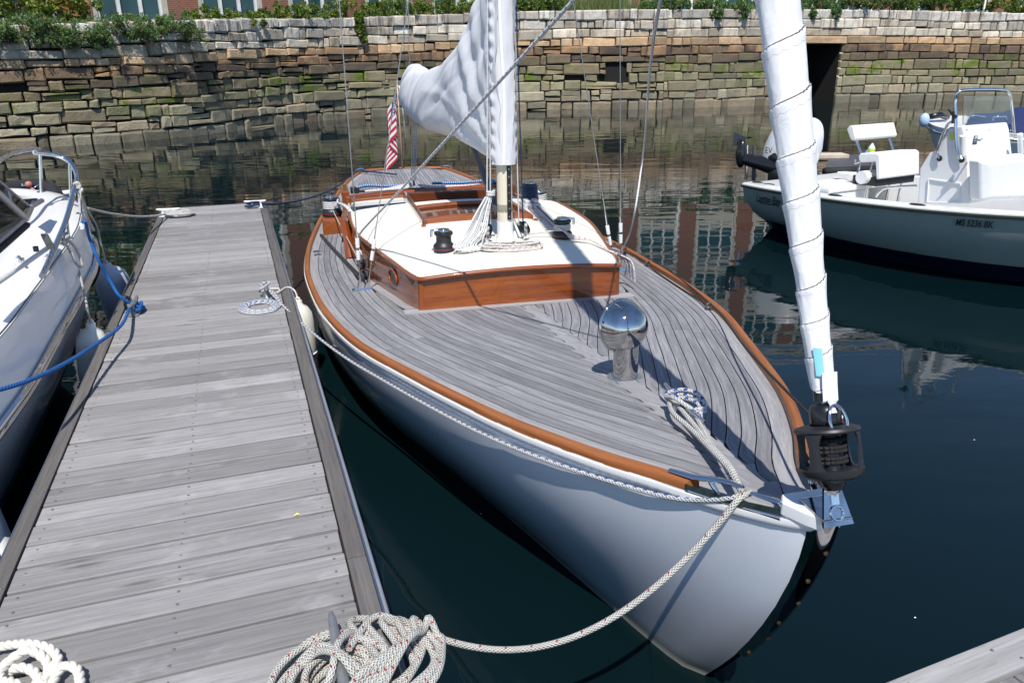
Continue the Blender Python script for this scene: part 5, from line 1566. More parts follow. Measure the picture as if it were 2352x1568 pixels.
# jib sheet: forward from the car to the furled clew, aft to the coaming winch
carw = BM @ car
blkw = BM @ blk
clew = bwv(-.03, .52, 3.0)
jst = pd(1318, 0, (clew.y*.98))
mids = BM @ Vector((-.9, 4.1, 1.02))
s1w = px(820, 545, .93)
dirv = None
rope('jib_sheet', [BM @ WC+Vector((0, 0, .1)), bwv(-1.26, 6.9, .60+.08), blkw+Vector((-.03, .05, .03)), blkw+Vector((0, 0, -.03))], .0065, R_plain, 'white jib sheet running from the starboard coaming winch to the track car', n=8)
A_ = blkw+Vector((.0, -.01, .02)); 
B_ = px(820, 543, .98); B_ = BM @ Vector((-1.03, (BMi @ px(820, 545, .92)).y, .92))
def off_line(z):
    x, y, _ = proj(BM @ fs(z)); return abs((x-820)*(0-546)-(y-546)*(1316-820))
clew = BM @ fs(min([2.6+.02*i for i in range(150)], key=off_line))
C_ = clew
rope('jib_sheet', [A_, px(832, 585, .83), px(820, 546, .93)]+[px(820, 546, .93).lerp(C_, f) for f in (.25, .5, .75, 1)], .0085, R_grey, 'grey-flecked jib sheet slanting up across the cabin to the furled jib', n=8, sub=4)
P_ = BM @ (cpp+Vector((.05, -.05, .05)))
rope('jib_sheet', [px(1423, 583, .62), px(1432, 566, .70), px(1447, 535, .85), px(1461, 470, 1.15), px(1480, 330, 1.65), pd(1517, 0, 3.5), clew], .0085, R_grey, 'grey-flecked port jib sheet rising beside the port shrouds', n=8, sub=6)
rope('furling_line', [bwv(1.2, 7.0, .60), bwv(1.45, 5.4, deckz(5.4, 1.45)+.02), BM @ (bpx(1498, 604)+Vector((-.0, 0, .03))), BM @ (bpx(1628, 704)+Vector((0, 0, .03))), BM @ (bpx(1628, 704).lerp(fs(1.27), .5)+Vector((.03, 0, -.02))), BM @ (fs(1.27)+Vector((.05, .02, 0)))], .0055, R_black, 'thin black furling line along the port rail to the drum', n=8)
rope('deck_line', [BM @ (bpx(1425, 562)+Vector((0, 0, .02))), bwv(1.44, 4.2, deckz(4.2, 1.44)+.012), bwv(1.3, 3.2, deckz(3.2, 1.3)+.012), BM @ (bpx(1628, 704)+Vector((-.02, 0, .012)))], .006, R_black, 'second dark line lying along the port side deck', n=8)
# winch wraps
def wraps(c, r, z0, n, rr_, mat, name, label, tail=None, start=0.0):
    pts = []
    for i in range(n*14):
        a = start+2*pi*i/14; pts.append(BM @ Vector((c.x+r*cos(a), c.y+r*sin(a), z0+2*rr_*i/14*.98)))
    return rope(name, pts+(tail or []), rr_, mat, label, n=8, sub=2)
wraps(WC, .090, WZ+.085, 5, .0115, R_grey, 'winch_turns', 'grey-flecked rope wrapped on the starboard coaming winch, tail led inboard', [bwv(-1.24, 7.2, WZ+.19), bwv(-1.13, 7.0, WZ+.15), bwv(-1.08, 6.75, WZ-.02), bwv(-1.06, 6.6, .5)])
for k in range(3): rope('sheet_tail', [bwv(-1.28+.02*k, 7.3, WZ+.15+.01*k), bwv(-1.17, 7.15-.03*k, WZ+.17), bwv(-1.08-.012*k, 6.9, WZ+.10), bwv(-1.07+.012*k, 6.7, .55), bwv(-1.05, 6.6, .40)], .012, R_grey, ('outer', 'middle', 'inner')[k]+' of three flecked sheet tails falling into the cockpit by the starboard winch')
wraps(WP, .082, WP.z+.075, 5, .0115, R_grey, 'winch_turns', 'white flecked rope wrapped on the port coaming winch')
wraps(WP2, .074, WP2.z+.07, 5, .011, R_navy, 'winch_turns', 'dark blue rope wrapped on the port cabin-top winch')
# halyards, coils at the mast
m0 = lambda dx, dy, z: BM @ (mast_at(z)+Vector((dx, dy, 0)))
def halyard(dx, dy, zfoot, x, y, mat, label, r=.0055):
    top = mast_at(4.5)+Vector((dx*.45, dy*.5, 0))
    rope('halyard', [m0(dx, dy, zfoot), BM @ top, m0(0, 0, 8)], r, mat, label, n=6, sub=6)
halyard(-.155, -.03, mz0+.13, 0, 0, R_grey, 'flecked halyard on the left of the mast, outer')
halyard(-.115, .03, mz0+.13, 0, 0, R_halr, 'red-traced halyard on the left of the mast, inner')
halyard(.115, .0, mz0+.12, 0, 0, R_halr, 'red-traced halyard on the right of the mast')
halyard(.15, .0, mz0+.12, 0, 0, R_navy, 'dark blue halyard on the right of the mast')
rc = random.Random(3)
for k in range(9):
    o1 = Vector((-.11-.01*rc.random(), -.01, 0))
    tp = mast_at(1.33)+o1+Vector((-.006*k, -.02-.006*(k % 3), 0))
    bx_ = -.22-.024*k
    fl = topz(.04+bx_, 4.0)
    rope('halyard_hank', [BM @ tp, BM @ Vector((.04-.145-.013*k, 4.0-.012*(k % 3), 1.21)), BM @ Vector((.04+bx_*.86, 3.93-.014*(k % 3), 1.07)), BM @ Vector((.04+bx_-.06, 3.86-.012*k, fl+.02+.004*k)), BM @ Vector((.04+bx_+.07, 3.80-.006*k, fl+.012)), BM @ Vector((.04+bx_+.13, 3.9, fl+.02))], .0080, R_grey, 'grey-flecked strand of the halyard hank hanging left of the mast', 'strands of the halyard hank', n=8, sub=5)
rope('hank_wrap', [BM @ (mast_at(1.335)+Vector((-.12+.03*cos(a), -.03+.03*sin(a), .012*a/6))) for a in [i*.5 for i in range(40)]], .0065, R_grey, 'rope turns binding the top of the halyard hank', n=8, sub=2)
pts = []
cpt = Vector((.03, 3.78, 0))
for k in range(4):
    for i in range(26):
        a = 2*pi*i/26
        x = (.25-.018*k)*cos(a)+rc.uniform(-.005, .005); y = (.085-.013*k)*sin(a)+.02*sin(k*2.1+a)
        t, s = cpt.x+x, cpt.y+y-.0*x
        pts.append(BM @ Vector((t, s, topz(t, s)+.012+.014*(k % 3)+.012*abs(cos(a)))))
rope('rope_coil', pts, .0085, R_halr, 'flattened figure-eight rope coil on the cabin top in front of the mast', n=8, sub=2)
rope('coil_knot', [BM @ Vector((cpt.x+.03*cos(a), cpt.y+.055*sin(a), topz(.03, 3.78)+.035+.02*cos(a))) for a in [i*.6 for i in range(26)]], .0065, R_halr, 'rope turns binding the coil in front of the mast', n=8, sub=2)
rope('coil_knot', [BM @ Vector((cpt.x-.12+.03*cos(a), cpt.y-.02+.05*sin(a), topz(.03, 3.78)+.03+.02*cos(a))) for a in [i*.6 for i in range(20)]]+[BM @ Vector((-.22, 3.72, topz(-.2, 3.72)+.06)), BM @ Vector((-.13, 3.92, topz(-.1, 3.9)+.14))], .0065, R_halr, 'upright rope end left of the coil in front of the mast', n=8, sub=2)
W2w = lambda dx, dy, dz: BM @ (W2+Vector((dx, dy, dz)))
wraps(W2, .066, W2.z+.068, 4, .0065, R_halr, 'winch_turns', 'red-traced rope wrapped on the port cabin-top winch')
for k in range(4):
    e = bl(1424, 570+5*k, .80)
    rope('winch_tail', [W2w(-.055+.02*k, -.045, .10), W2w(.03, -.13-.01*k, .055-.01*k), W2w(.18, -.17-.006*k, .012), BM @ Vector((.80, 3.78-.02*k, topz(.80, 3.78)+.012)), BM @ Vector((.90+.01*k, 3.68-.03*k, .86)), BM @ Vector((.945, 3.66-.05*k, .80)), BM @ Vector((.95, 3.7-.07*k, .70))], .0065, R_halr, 'red-traced rope tail from the port winch draped over the cabin edge', 'tails draped from the port winch', n=8, sub=5)
ckw = lambda dx, dy, dz: BM @ (ck+Vector((dx, dy, dz)))
rope('control_line', [ckw(-.04, -.08, .03), W2w(-.03, .10, .06), W2w(-.07, .0, .075)], .007, R_red, 'pink line from the grey clutch to the port winch', n=8)
rope('control_line', [ckw(.05, -.08, .03), W2w(.06, .30, .03), W2w(.03, .08, .05)], .006, R_black, 'black line from the grey clutch to the port winch', n=8)
rope('control_line', [m0(.17, -.03, mz0+.05), W2w(-.25, .0, .05), W2w(-.06, -.03, .075)], .0065, R_halr, 'red-traced line from the mast block across to the port winch', n=8)
# traveller lines and flaked sheet on the aft coaming
rope('traveller_line', [bwv(-.95, 8.95, .73), bwv(-.8, 8.98, .75), bwv(-.5, 8.94, .735), bwv(-.2, 8.95, .75)], .019, R_ltblue, 'light blue traveller line on the left half of the aft coaming', n=8)
rope('traveller_line', [bwv(.1, 8.95, .75), bwv(.5, 8.96, .735), bwv(.8, 8.94, .75), bwv(.98, 8.96, .75), bwv(.93, 8.9, .72), bwv(.99, 8.88, .74)], .019, R_ltblue, 'light blue traveller line on the right half of the aft coaming', n=8)
for k in range(4): rope('flaked_sheet', [bwv(-.85+.03*k, 8.80+.015*k, .70), bwv(-.55, 8.77+.02*k, .715), bwv(-.3, 8.80+.02*k, .72+.01*k), bwv(-.2, 8.88, .74)], .016, R_halr, 'strand of mainsheet flaked along the left of the aft coaming', 'mainsheet flaked left of the tackle', n=8)
for k in range(3): rope('flaked_sheet', [bwv(-.1, 8.9, .74), bwv(-.0+.05*k, 8.82, .72), bwv(.35, 8.80+.02*k, .715), bwv(.65+.03*k, 8.82, .71), bwv(.55, 8.86, .71)], .016, R_halr, 'strand of mainsheet flaked along the right of the aft coaming', 'mainsheet flaked right of the tackle', n=8)

# ------------------------------------------------------------------ ensign
g = N('ensign_cloth')
tc = g.n('TexCoord'); sp_x = g.n('SeparateXYZ'); g.l(tc.outputs['UV'], sp_x.inputs[0])
u, v = sp_x.outputs[0], sp_x.outputs[1]
stripe = g.math('LESS_THAN', g.math('FRACT', g.math('MULTIPLY', v, 5.0)), .5)
c = g.mix(stripe, (.75, .74, .74), (.5, .012, .03))
can = g.math('MULTIPLY', g.math('LESS_THAN', u, .30), g.math('GREATER_THAN', v, .6))
vo = g.math('LESS_THAN', g.math('ADD', g.math('POWER', g.math('SUBTRACT', g.math('FRACT', g.math('MULTIPLY', u, 14)), .5), 2), g.math('POWER', g.math('SUBTRACT', g.math('FRACT', g.math('MULTIPLY', v, 13)), .5), 2)), .07)
c = g.mix(can, c, g.mix(vo, (.012, .022, .13), (.75, .75, .76)))
g.l(c, g.b.inputs['Base Color']); g.set(rough=.85)
M_flag = g.m
fbase = bwv(-.02, 12.05, zs(12)-.02)
ftop = pd(912, 190, fbase.y-.15)
ftop = fbase+(pd(912, 188, fbase.y+.0)-fbase)
fl = thing('ensign', 'American flag hanging limp from its staff at the sailboat stern', 'flag', fbase)
L0 = Vector((0, 0, 0)); L1 = ftop-fbase
G().tube([L0, L1], .012, 8).build('staff', plain('pale_varnish', (.5, .33, .22), .4), fl, True)
G().ball(L1, .02).build('finial', M_tapew, fl, True)
rows, uv = [], []
for i in range(31):
    f = i/30         # down the hoist
    p = L1.lerp(L0, .03+.50*f)
    row = []
    for j in range(25):
        e = j/24
        # limp: the fly collapses in folds and falls straight down
        drop = 1.08*e**1.05*(1-.22*f)
        fold = .10*sin(e*11+f*1.3)*min(1, e*4)
        row.append(p+Vector((-.06-.10*e+.8*fold-.06*f*e, -.03+.6*fold, -drop))); uv.append((e, 1-f))
    rows.append(row)
G().grid(rows, uv).build('cloth', M_flag, fl, True)
G().tube([L1.lerp(L0, .04)+Vector((.03, -.02, 0)), L1.lerp(L0, .25)+Vector((.07, -.02, 0)), L1.lerp(L0, .62)+Vector((.09, -.02, 0))], .02, 6, flat=.4).build('white_sleeve', M_tapew, fl, True)

# ------------------------------------------------------------------ motor cruiser at left
CR = thing('motor_cruiser', 'white cabin cruiser with chrome bow rail moored left of the dock', 'motorboat', (-3.9, 3.6, 0))
def crp(g, name, mat, smooth=True, angle=45, parent=None):
    g.v = [tuple(Vector(p)-CR.location) for p in g.v]
    return g.build(name, mat, parent or CR, smooth, angle)
sheer = spl([(-1.93, 1.2, 1.08), (-2.17, 2.4, 1.08), (-2.43, 3.39, 1.1), (-2.70, 4.19, 1.13), (-2.99, 5.1, 1.2), (-3.12, 5.5, 1.26), (-3.38, 6.0, 1.31), (-3.68, 6.27, 1.34), (-4.1, 6.4, 1.35), (-4.55, 6.3, 1.34), (-4.95, 5.95, 1.31), (-5.2, 5.4, 1.26), (-5.3, 4.5, 1.2), (-5.15, 3.4, 1.12), (-4.9, 2.4, 1.08), (-4.6, 1.2, 1.08)], 5)
def axc(p):  # centre-line point abreast of p
    f = Vector((-.285, .958, 0)); c = Vector((-4.15, 6.0, 0))
    k = min(0, (Vector((p.x, p.y, 0))-c).dot(f)-.5)
    return c+f*k
def inset(p, d, z):
    q = axc(p); v = Vector((q.x-p.x, q.y-p.y, 0)); v.normalize()
    return Vector((p.x, p.y, 0))+v*d+Vector((0, 0, z))
prof = [(.0, 0), (-.035, -.10), (-.03, -.28), (-.05, -.30), (-.02, -.335), (.03, -.5), (.16, -.8), (.34, -1.1), (.5, -1.35)]
crp(G().grid([[inset(p, d, p.z+z) for p in sheer] for d, z in prof[:7]], flip=True), 'hull', M_white)
crp(G().grid([[inset(p, d, p.z+z) for p in sheer] for d, z in prof[6:]], flip=True), 'hull_bottom', M_cyan)
for d, z, r_ in ((-.055, -.285, .018), (-.05, -.325, .013)): crp(G().tube([inset(p, d, p.z+z) for p in sheer], r_, 8), 'rub_rail', M_steel)
crp(G().tube([inset(p, .012, p.z+.004) for p in sheer], .007, 6), 'deck_joint', M_grayd)
dk = [(0, .004), (.07, .03), (.2, .045), (.34, .03), (.42, .06), (.52, .16), (.66, .25), (.9, .33), (1.2, .37)]
rows = []
for d, z in dk:
    row = []
    for p in sheer:
        q = axc(p); mx = math.hypot(q.x-p.x, q.y-p.y)
        dd = d*min(1, mx/1.21)
        row.append(inset(p, dd, p.z+z*(1 if d < .4 else max(.25, min(1.25, (6.1-p.y)/1.7)))))
    rows.append(row)
crp(G().grid(rows, flip=False), 'foredeck', M_white)
crp(G().add(rows[-1], [tuple(range(len(rows[-1])))]), 'foredeck_crown', M_white)
# windscreen: side and front panes with alloy frames
ws = {'C': pd(60, 503, 4.35), 'D': pd(72, 478, 4.7), 'E': pd(-60, 368, 4.1), 'F': pd(-60, 392, 3.75), 'S0': pd(-60, 604, 3.45), 'S1': pd(-62, 470, 3.6)}
crp(G().add([ws['C'], ws['D'], ws['E'], ws['F']], [(0, 1, 2, 3)]), 'front_pane', M_glassd, False)
crp(G().add([ws['C'], ws['F'], ws['S1'], ws['S0']], [(0, 1, 2, 3)]), 'side_pane', M_glassd, False)
for a, b, r_ in (('C', 'F', .018), ('D', 'E', .008), ('C', 'D', .016), ('C', 'S0', .012)):
    crp(G().tube([ws[a], ws[b]], r_, 8), 'windscreen_frame', M_alu)
crp(G().tube([ws['C']+Vector((.01, -.02, -.03)), ws['S0']+Vector((.01, -.02, -.03))], .018, 8), 'windscreen_gasket', M_rub)
# deck hatch, air vent, bow rail, cleats
h0 = [pd(44, 458, 5.1), pd(84, 455, 5.3), pd(96, 461, 5.25), pd(70, 476, 5.0)]
crp(G().add(h0, [(0, 1, 2, 3)]), 'deck_hatch', M_glassd, False)
crp(G().tube([h0[2], h0[3]], .018, 6), 'hatch_edge', M_alu)
rl_ = [pd(78, 350, 5.7), pd(130, 357, 5.85), pd(158, 371, 5.85), pd(173, 392, 5.75), pd(177, 412, 5.6), pd(172, 432, 5.45), pd(152, 504, 4.95), pd(131, 556, 4.6), pd(97, 634, 4.1)]
crp(G().tube(spl(rl_, 6), .017, 10), 'bow_rail', M_steel)
crp(G().tube(spl([pd(-60, 395, 4.8), pd(0, 368, 5.2), pd(30, 354, 5.5), pd(60, 347, 5.7), pd(92, 343, 5.9), pd(80, 350, 5.7)], 6), .017, 10), 'bow_rail', M_steel)
def post(x, y, dist, x2, y2):
    t_ = pd(x, y, dist); r = ray(x2, y2); k = math.hypot(t_.x, t_.y)/math.hypot(r.x, r.y)
    b_ = Vector((0, 0, HW))+r*k
    crp(G().tube([t_, Vector((lerp(t_.x, b_.x, 1), lerp(t_.y, b_.y, 1), b_.z))], .011, 8), 'stanchion', M_steel)
    crp(G().lathe([(.001, .006), (.028, .006), (.032, 0)], 12, Matrix.Translation((b_.x, b_.y, b_.z))), 'stanchion_foot', M_steel)
post(92, 351, 5.75, 95, 441); post(160, 373, 5.85, 163, 452); post(182, 437, 5.4, 185, 490); post(153, 504, 4.95, 157, 548)
crp(G().tube([pd(120, 562, 4.6), pd(0, 645, 3.75), pd(-40, 672, 3.5)], .014, 8), 'grab_rail', M_white)
for k in range(7):
    a = pd(101+k*2.4, 533+k*4.6, 4.62-.05*k); crp(G().cbox(a.x-.022, a.x+.022, a.y-.004, a.y+.004, a.z-.03, a.z-.01, .002), 'vent_louvre', M_grayd, False)
for x, y, z in ((46, 604, 1.22), (112, 600, 1.18), (119, 643, 1.04), (193, 519, 1.31)):
    p = px(x, y, z); crp(G().tube([p+Vector((-.05, .05, .02)), p+Vector((0, 0, .035)), p+Vector((.05, -.05, .02))], [.006, .012, .006], 8).cbox(p.x-.02, p.x+.02, p.y-.02, p.y+.02, p.z-.02, p.z+.03, .005), 'deck_cleat', M_steel)
crp(G().cbox(-.012, .012, -.01, .01, -.02, .012, .004, Matrix.Translation(pd(82, 570, 4.3))), 'courtesy_light', M_black, False)
# oval hull port
pc = px(211, 636, .72); pc = Vector((pc.x, pc.y, pc.z))
hp = min(sheer[8:36], key=lambda q: abs(proj(inset(q, .02, q.z-.55))[0]-213)+abs(proj(inset(q, .02, q.z-.55))[1]-636)*.3)
i_ = sheer.index(hp); tg = (sheer[i_+1]-sheer[i_-1]); tg.z = 0; tg.normalize(); nr = Vector((tg.y, -tg.x, 0))
cpt_ = inset(hp, .02, hp.z-.52)
ring = [cpt_+tg*(.16*cos(q))+Vector((0, 0, .085*sin(q)))+nr*(.015+.05*sin(q)) for q in [2*pi*i/28 for i in range(29)]]
hpo = crp(G().tube(ring, .016, 8, cap=False), 'hull_port', M_rub)
crp(G().add(ring[:-1], [tuple(range(28))]), 'pane', M_glassd, False, parent=hpo)

# fenders on the cruiser
f1 = px(208, 742, .78)
fender('fender', f1, .095, .5, M_fend, 'grubby white fender hanging on the cruiser side nearest the camera', [f1+Vector((0, 0, .01)), px(201, 712, .88), px(197, 690, .93), px(180, 620, 1.02), pd(152, 562, 4.72), pd(140, 552, 4.72)], R_plain, (0, .12))
f2 = px(243, 605, .74)
fender('fender', f2, .14, .72, M_fendb, 'large blue-grey fender near the cruiser bow beside the dock', [f2+Vector((0, 0, .01)), px(232, 560, .9), px(222, 520, 1.08), px(200, 480, 1.3), pd(178, 432, 5.42)], R_plain, (0, -.16))
G_ = G().add([px(224, 622, .60), px(236, 622, .60), px(250, 768, .30), px(226, 768, .30)], [(0, 1, 2, 3)])
rope('knot_bundle', [pd(138, 545, 4.75), pd(150, 560, 4.75), pd(144, 552, 4.72), pd(158, 542, 4.78), pd(146, 562, 4.75), pd(152, 535, 4.85), pd(160, 556, 4.8)], .010, R_plain, 'bunched white rope knotted on the cruiser stanchion')
rope('knot_bundle', [pd(140, 560, 4.7), pd(160, 556, 4.8), pd(176, 575, 4.85), pd(188, 605, 4.85), pd(183, 612, 4.8), pd(172, 600, 4.75), pd(165, 580, 4.75)], .009, R_plain, 'loop of spare white rope hanging off the cruiser side')
rope('knot_bundle', [pd(170, 424, 5.5), pd(178, 420, 5.5), pd(183, 427, 5.5), pd(180, 437, 5.45), pd(184, 447, 5.45), pd(192, 475, 5.5), pd(200, 500, 5.55), pd(214, 528, 5.7)], .012, R_plain, 'tan rope hitched to the bow rail and led down the cruiser stem')
# blue line: cruiser bow cleat to dock cleat and back aft
bcl = px(193, 519, 1.33)
c3 = dw(CL3.x, CL3.y, .06)
rope('blue_line', [bcl+Vector((-.02, .03, .02)), bcl+Vector((.02, -.01, .02)), px(205, 545, 1.22), px(225, 595, 1.08), px(250, 640, .93), px(275, 680, .82), c3, dw(CL3.x+.04, CL3.y+.05, .06), dw(CL3.x+.04, CL3.y-.06, .055), dw(CL3.x-.02, CL3.y-.02, .06), px(280, 745, .80), px(230, 784, .84), px(150, 834, .92), px(60, 876, 1.0), px(-30, 902, 1.05)], .0105, R_brightb, 'bright blue mooring line from the cruiser to the left dock cleat', n=10, sub=6)
rope('blue_hitch', [dw(CL3.x+.03, CL3.y+.04, .04), dw(CL3.x+.045, CL3.y-.02, .045), dw(CL3.x+.03, CL3.y-.07, .04), dw(CL3.x-.01, CL3.y-.05, .03), dw(CL3.x+.05, CL3.y+.01, .025), dw(CL3.x+.04, CL3.y+.07, .02)], .0125, R_brightb, 'bright blue turns round the left dock cleat')
# white line, cruiser bow to far left dock cleat
c4 = dw(CL4.x, CL4.y, .04)
rope('bow_line', sag(px(200, 478, 1.25), c4+Vector((.0, -.05, 0)), .05, 10), .011, R_plain, 'white line stretched from the cruiser bow to the far left dock cleat')
pts = []
for i in range(60):
    a = i*.42; r_ = .16-.0012*i
    pts.append(dw(CL4.x+.12+r_*1.1*cos(a), CL4.y-.06+r_*.75*sin(a), .018+.02*abs(sin(a*.5))+.0008*i))
rope('line_coil', pts, .011, R_plain, 'loose white coil on the far left dock cleat', sub=3)
# gear just beyond the cruiser: an inflatable with a grapnel on its bow
ib = px(105, 430, 1.20)
inf = thing('inflatable_dinghy', 'black inflatable tender lying beyond the cruiser bow', 'dinghy', px(80, 470, .0))
iv = lambda p: Vector(p)-inf.location
bse = pd(60, 448, 9.0); 
G().tube(spl([iv(pd(20, 432, 9.4)), iv(pd(70, 426, 9.2)), iv(pd(110, 432, 9.0)), iv(pd(128, 446, 8.8)), iv(pd(120, 470, 8.6)), iv(pd(60, 480, 8.5))], 6), .075, 12).build('tube', M_rub, inf, True)
G().tube([iv(pd(132, 446, 8.9)), iv(pd(160, 442, 8.9))], .03, 10).build('oar_shaft', M_tapew, inf, True)
G().tube([iv(pd(176, 438, 8.9)), iv(pd(190, 437.5, 8.9))], .03, 10).build('oar_grip', M_tapew, inf, True)
G().tube([iv(pd(52, 428, 9.0)), iv(pd(66, 424, 9.0)), iv(pd(76, 434, 9.0)), iv(pd(90, 424, 9.0))], .012, 8).tube([iv(pd(50, 422, 9)), iv(pd(54, 430, 9))], .01, 6).build('grapnel', M_steel, inf, True)
G().ball(iv(pd(66, 424, 9.0)), .04).ball(iv(pd(76, 437, 9.0)), .03).build('grapnel_float', plain('faded_red', (.5, .18, .14), .5), inf, True)

# twisted nylon heap, bottom left
def twisted(name, pts, r, label):
    P = spl(pts, 16); g = G()
    T = [(P[min(i+1, len(P)-1)]-P[max(i-1, 0)]).normalized() for i in range(len(P))]
    X = T[0].orthogonal().normalized(); fr = []; L = 0; Ls = []
    for i in range(len(P)):
        if i: L += (P[i]-P[i-1]).length
        X = (X-T[i]*X.dot(T[i])).normalized(); fr.append((X.copy(), T[i].cross(X))); Ls.append(L)
    for k in range(3):
        line = []
        for i, p in enumerate(P):
            a = 2*pi*k/3+Ls[i]/(r*5.2)*2*pi
            line.append(p+fr[i][0]*(cos(a)*r*.52)+fr[i][1]*(sin(a)*r*.52))
        g.tube(line, r*.56, 8)
    return tag(recentre(g.build(name, R_nylon, None, True)), label, 'rope')
q = lambda x, y, h=.014: px(x, y, DZ+h)
twisted('nylon_rope', [q(-40, 1500, .02), q(10, 1482, .03), q(70, 1478, .045), q(115, 1490, .035), q(133, 1515, .02), q(120, 1545, .016), q(85, 1568, .015), q(70, 1600, .015)], .0135, 'three-strand white rope, top loop of the heap at bottom left')
twisted('nylon_rope', [q(30, 1600, .02), q(0, 1560, .04), q(5, 1535, .045), q(30, 1510, .05), q(65, 1492, .055), q(100, 1510, .03), q(112, 1535, .015), q(98, 1575, .015)], .0135, 'three-strand white rope, inner loop of the heap at bottom left')
twisted('nylon_rope', [q(10, 1550, .02), q(35, 1534, .03), q(65, 1535, .03), q(88, 1556, .02), q(95, 1600, .015)], .0135, 'three-strand white rope, low loop of the heap at bottom left')
twisted('nylon_rope', [q(118, 1600, .015), q(124, 1560, .025), q(140, 1535, .035), q(160, 1528, .035), q(178, 1538, .03), q(184, 1565, .02), q(182, 1600, .015)], .0135, 'three-strand white rope, separate arch right of the heap')
twisted('nylon_rope', [q(-20, 1585, .02), q(10, 1565, .045), q(35, 1570, .05), q(48, 1590, .03), q(45, 1620, .02)], .0135, 'three-strand white rope, bottom left corner curl')
# white skiff corner seen past the dock edge, bottom left
sk = thing('skiff', 'sliver of a white skiff bow at the left edge beside the dock', 'boat', px(-30, 1260, 0))
sv = lambda x, y, z: px(x, y, z)-sk.location
G().grid([[sv(-40, 1080, .42), sv(0, 1165, .42), sv(30, 1235, .42), sv(20, 1330, .4)], [sv(-45, 1100, .46), sv(-5, 1190, .46), sv(18, 1250, .46), sv(10, 1330, .44)], [sv(-60, 1130, .46), sv(-20, 1220, .46), sv(2, 1275, .46), sv(0, 1340, .44)]]).build('gunwale', M_white, sk, True)
G().grid([[sv(-40, 1080, .42), sv(0, 1165, .42), sv(30, 1235, .42), sv(20, 1330, .4)], [sv(-45, 1100, .05), sv(-10, 1180, .05), sv(20, 1250, .05), sv(15, 1330, .05)]]).build('hull', M_white, sk, True)

# ------------------------------------------------------------------ centre console boat at right
O_ = Vector((3.45, 10.75, 0)); U_ = Vector((.5, -.866, 0)); V_ = Vector((.866, .5, 0))
RBT = thing('center_console_boat', 'white centre console fishing boat moored at right, registration on its bow', 'motorboat', O_, math.atan2(U_.y, U_.x))
RM = Matrix.Translation(O_) @ Matrix(((U_.x, V_.x, 0, 0), (U_.y, V_.y, 0, 0), (0, 0, 1, 0), (0, 0, 0, 1)))
RR = (Matrix.Translation(O_) @ Matrix.Rotation(math.atan2(U_.y, U_.x), 4, 'Z')).inverted()
# local frame of the Empty: x forward, y to the near side (right-handed), so y = b
def ra(a, b, z): return Vector((a, b, z))
def rbp(x, y, b):
    "point of the plane b = const that is seen at the pixel"
    r = ray(x, y); o = Vector((0, 0, HW)); k = (b-(o-O_).dot(V_))/r.dot(V_)
    P = o+r*k-O_; return ra(P.dot(U_), b, P.z)
def rap(x, y, a):
    r = ray(x, y); o = Vector((0, 0, HW)); k = (a-(o-O_).dot(U_))/r.dot(U_)
    P = o+r*k-O_; return ra(a, P.dot(V_), P.z)
def rp(g, name, mat, smooth=False, angle=40, parent=None): return g.build(name, mat, parent or RBT, smooth, angle)
BC = 1.12
bn = smooth_tab([(-.27, .0), (.3, -.15), (1.3, -.33), (1.8, -.37), (2.5, -.33), (3.1, -.20), (3.45, -.06), (4.2, .32), (5.0, .80), (5.45, 1.12)])
zg = lambda a: .69+.037*max(0, a+.2)
al = frange(-.27, 5.45, .14)
prof = [(0, 0), (-.018, -.012), (-.018, -.045), (.01, -.05), (.05, -.2), (.15, -.4), (.30, -.52), (.55, -.66), (.8, -.95)]
for sg in (1, -1):
    rows = []
    for d, z in prof:
        rows.append([ra(a+(.0 if z > -.3 else .10*(1 if a < 0 else 0))-max(0, -z-.1)*.35*(a/5.4), (interp(bn, a)+d*min(1, (5.5-a)/.8)) if sg > 0 else (2*BC-interp(bn, a)-d*min(1, (5.5-a)/.8)), zg(a)+z*(1 if z > -.5 else zg(a)/.72)) for a in al])
    rp(G().grid(rows[:7], flip=(sg < 0)), 'hull_side', M_gel, True, 30)
    rp(G().grid(rows[6:], flip=(sg < 0)), 'hull_bottom', M_navy, True, 30)
    rp(G().tube([ra(a, interp(bn, a)-.018 if sg > 0 else 2*BC-interp(bn, a)+.018, zg(a)-.03) for a in al], .017, 6), 'rub_strip', M_rub, True)
    rp(G().grid([[ra(a, (interp(bn, a)+d*min(1, (5.5-a)/.8)) if sg > 0 else (2*BC-interp(bn, a)-d*min(1, (5.5-a)/.8)), zg(a)+z) for a in al] for d, z in ((0, 0), (.02, .012), (.19, .016), (.205, .0), (.205, -.38))], flip=(sg > 0)), 'gunwale', M_white, True, 30)
sl_ = [(a, interp(bn, a)+.42) for a in frange(-.2, 4.3, .3)]
rp(G().prism(sl_+[(a, 2*BC-b) for a, b in sl_[::-1]], .22, .26), 'sole', M_white)
rp(G().cbox(-.25, .62, .06, 2*BC-.06, .60, .695, .01), 'stern_deck', M_white)
rp(G().add([ra(-.265, .01, .69), ra(-.265, 2*BC-.01, .69), ra(-.165, 2*BC-.55, -.0), ra(-.165, .55, -.0)], [(0, 1, 2, 3)]), 'transom', M_gel)
for a, b in ((-.12, .14), (.1, .12), (1.45, -.22), (2.52, -.22), (.3, .5)):
    z = zg(a)+.018 if b < 0 else .712
    rp(G().lathe([(.001, .002), (.022, .003), (.05, .006), (.06, .0)], 16, Matrix.Translation((a, b, z)) @ Matrix.Scale(1.6, 4, (1, 0, 0))), 'rod_holder_flange', M_rub, True)
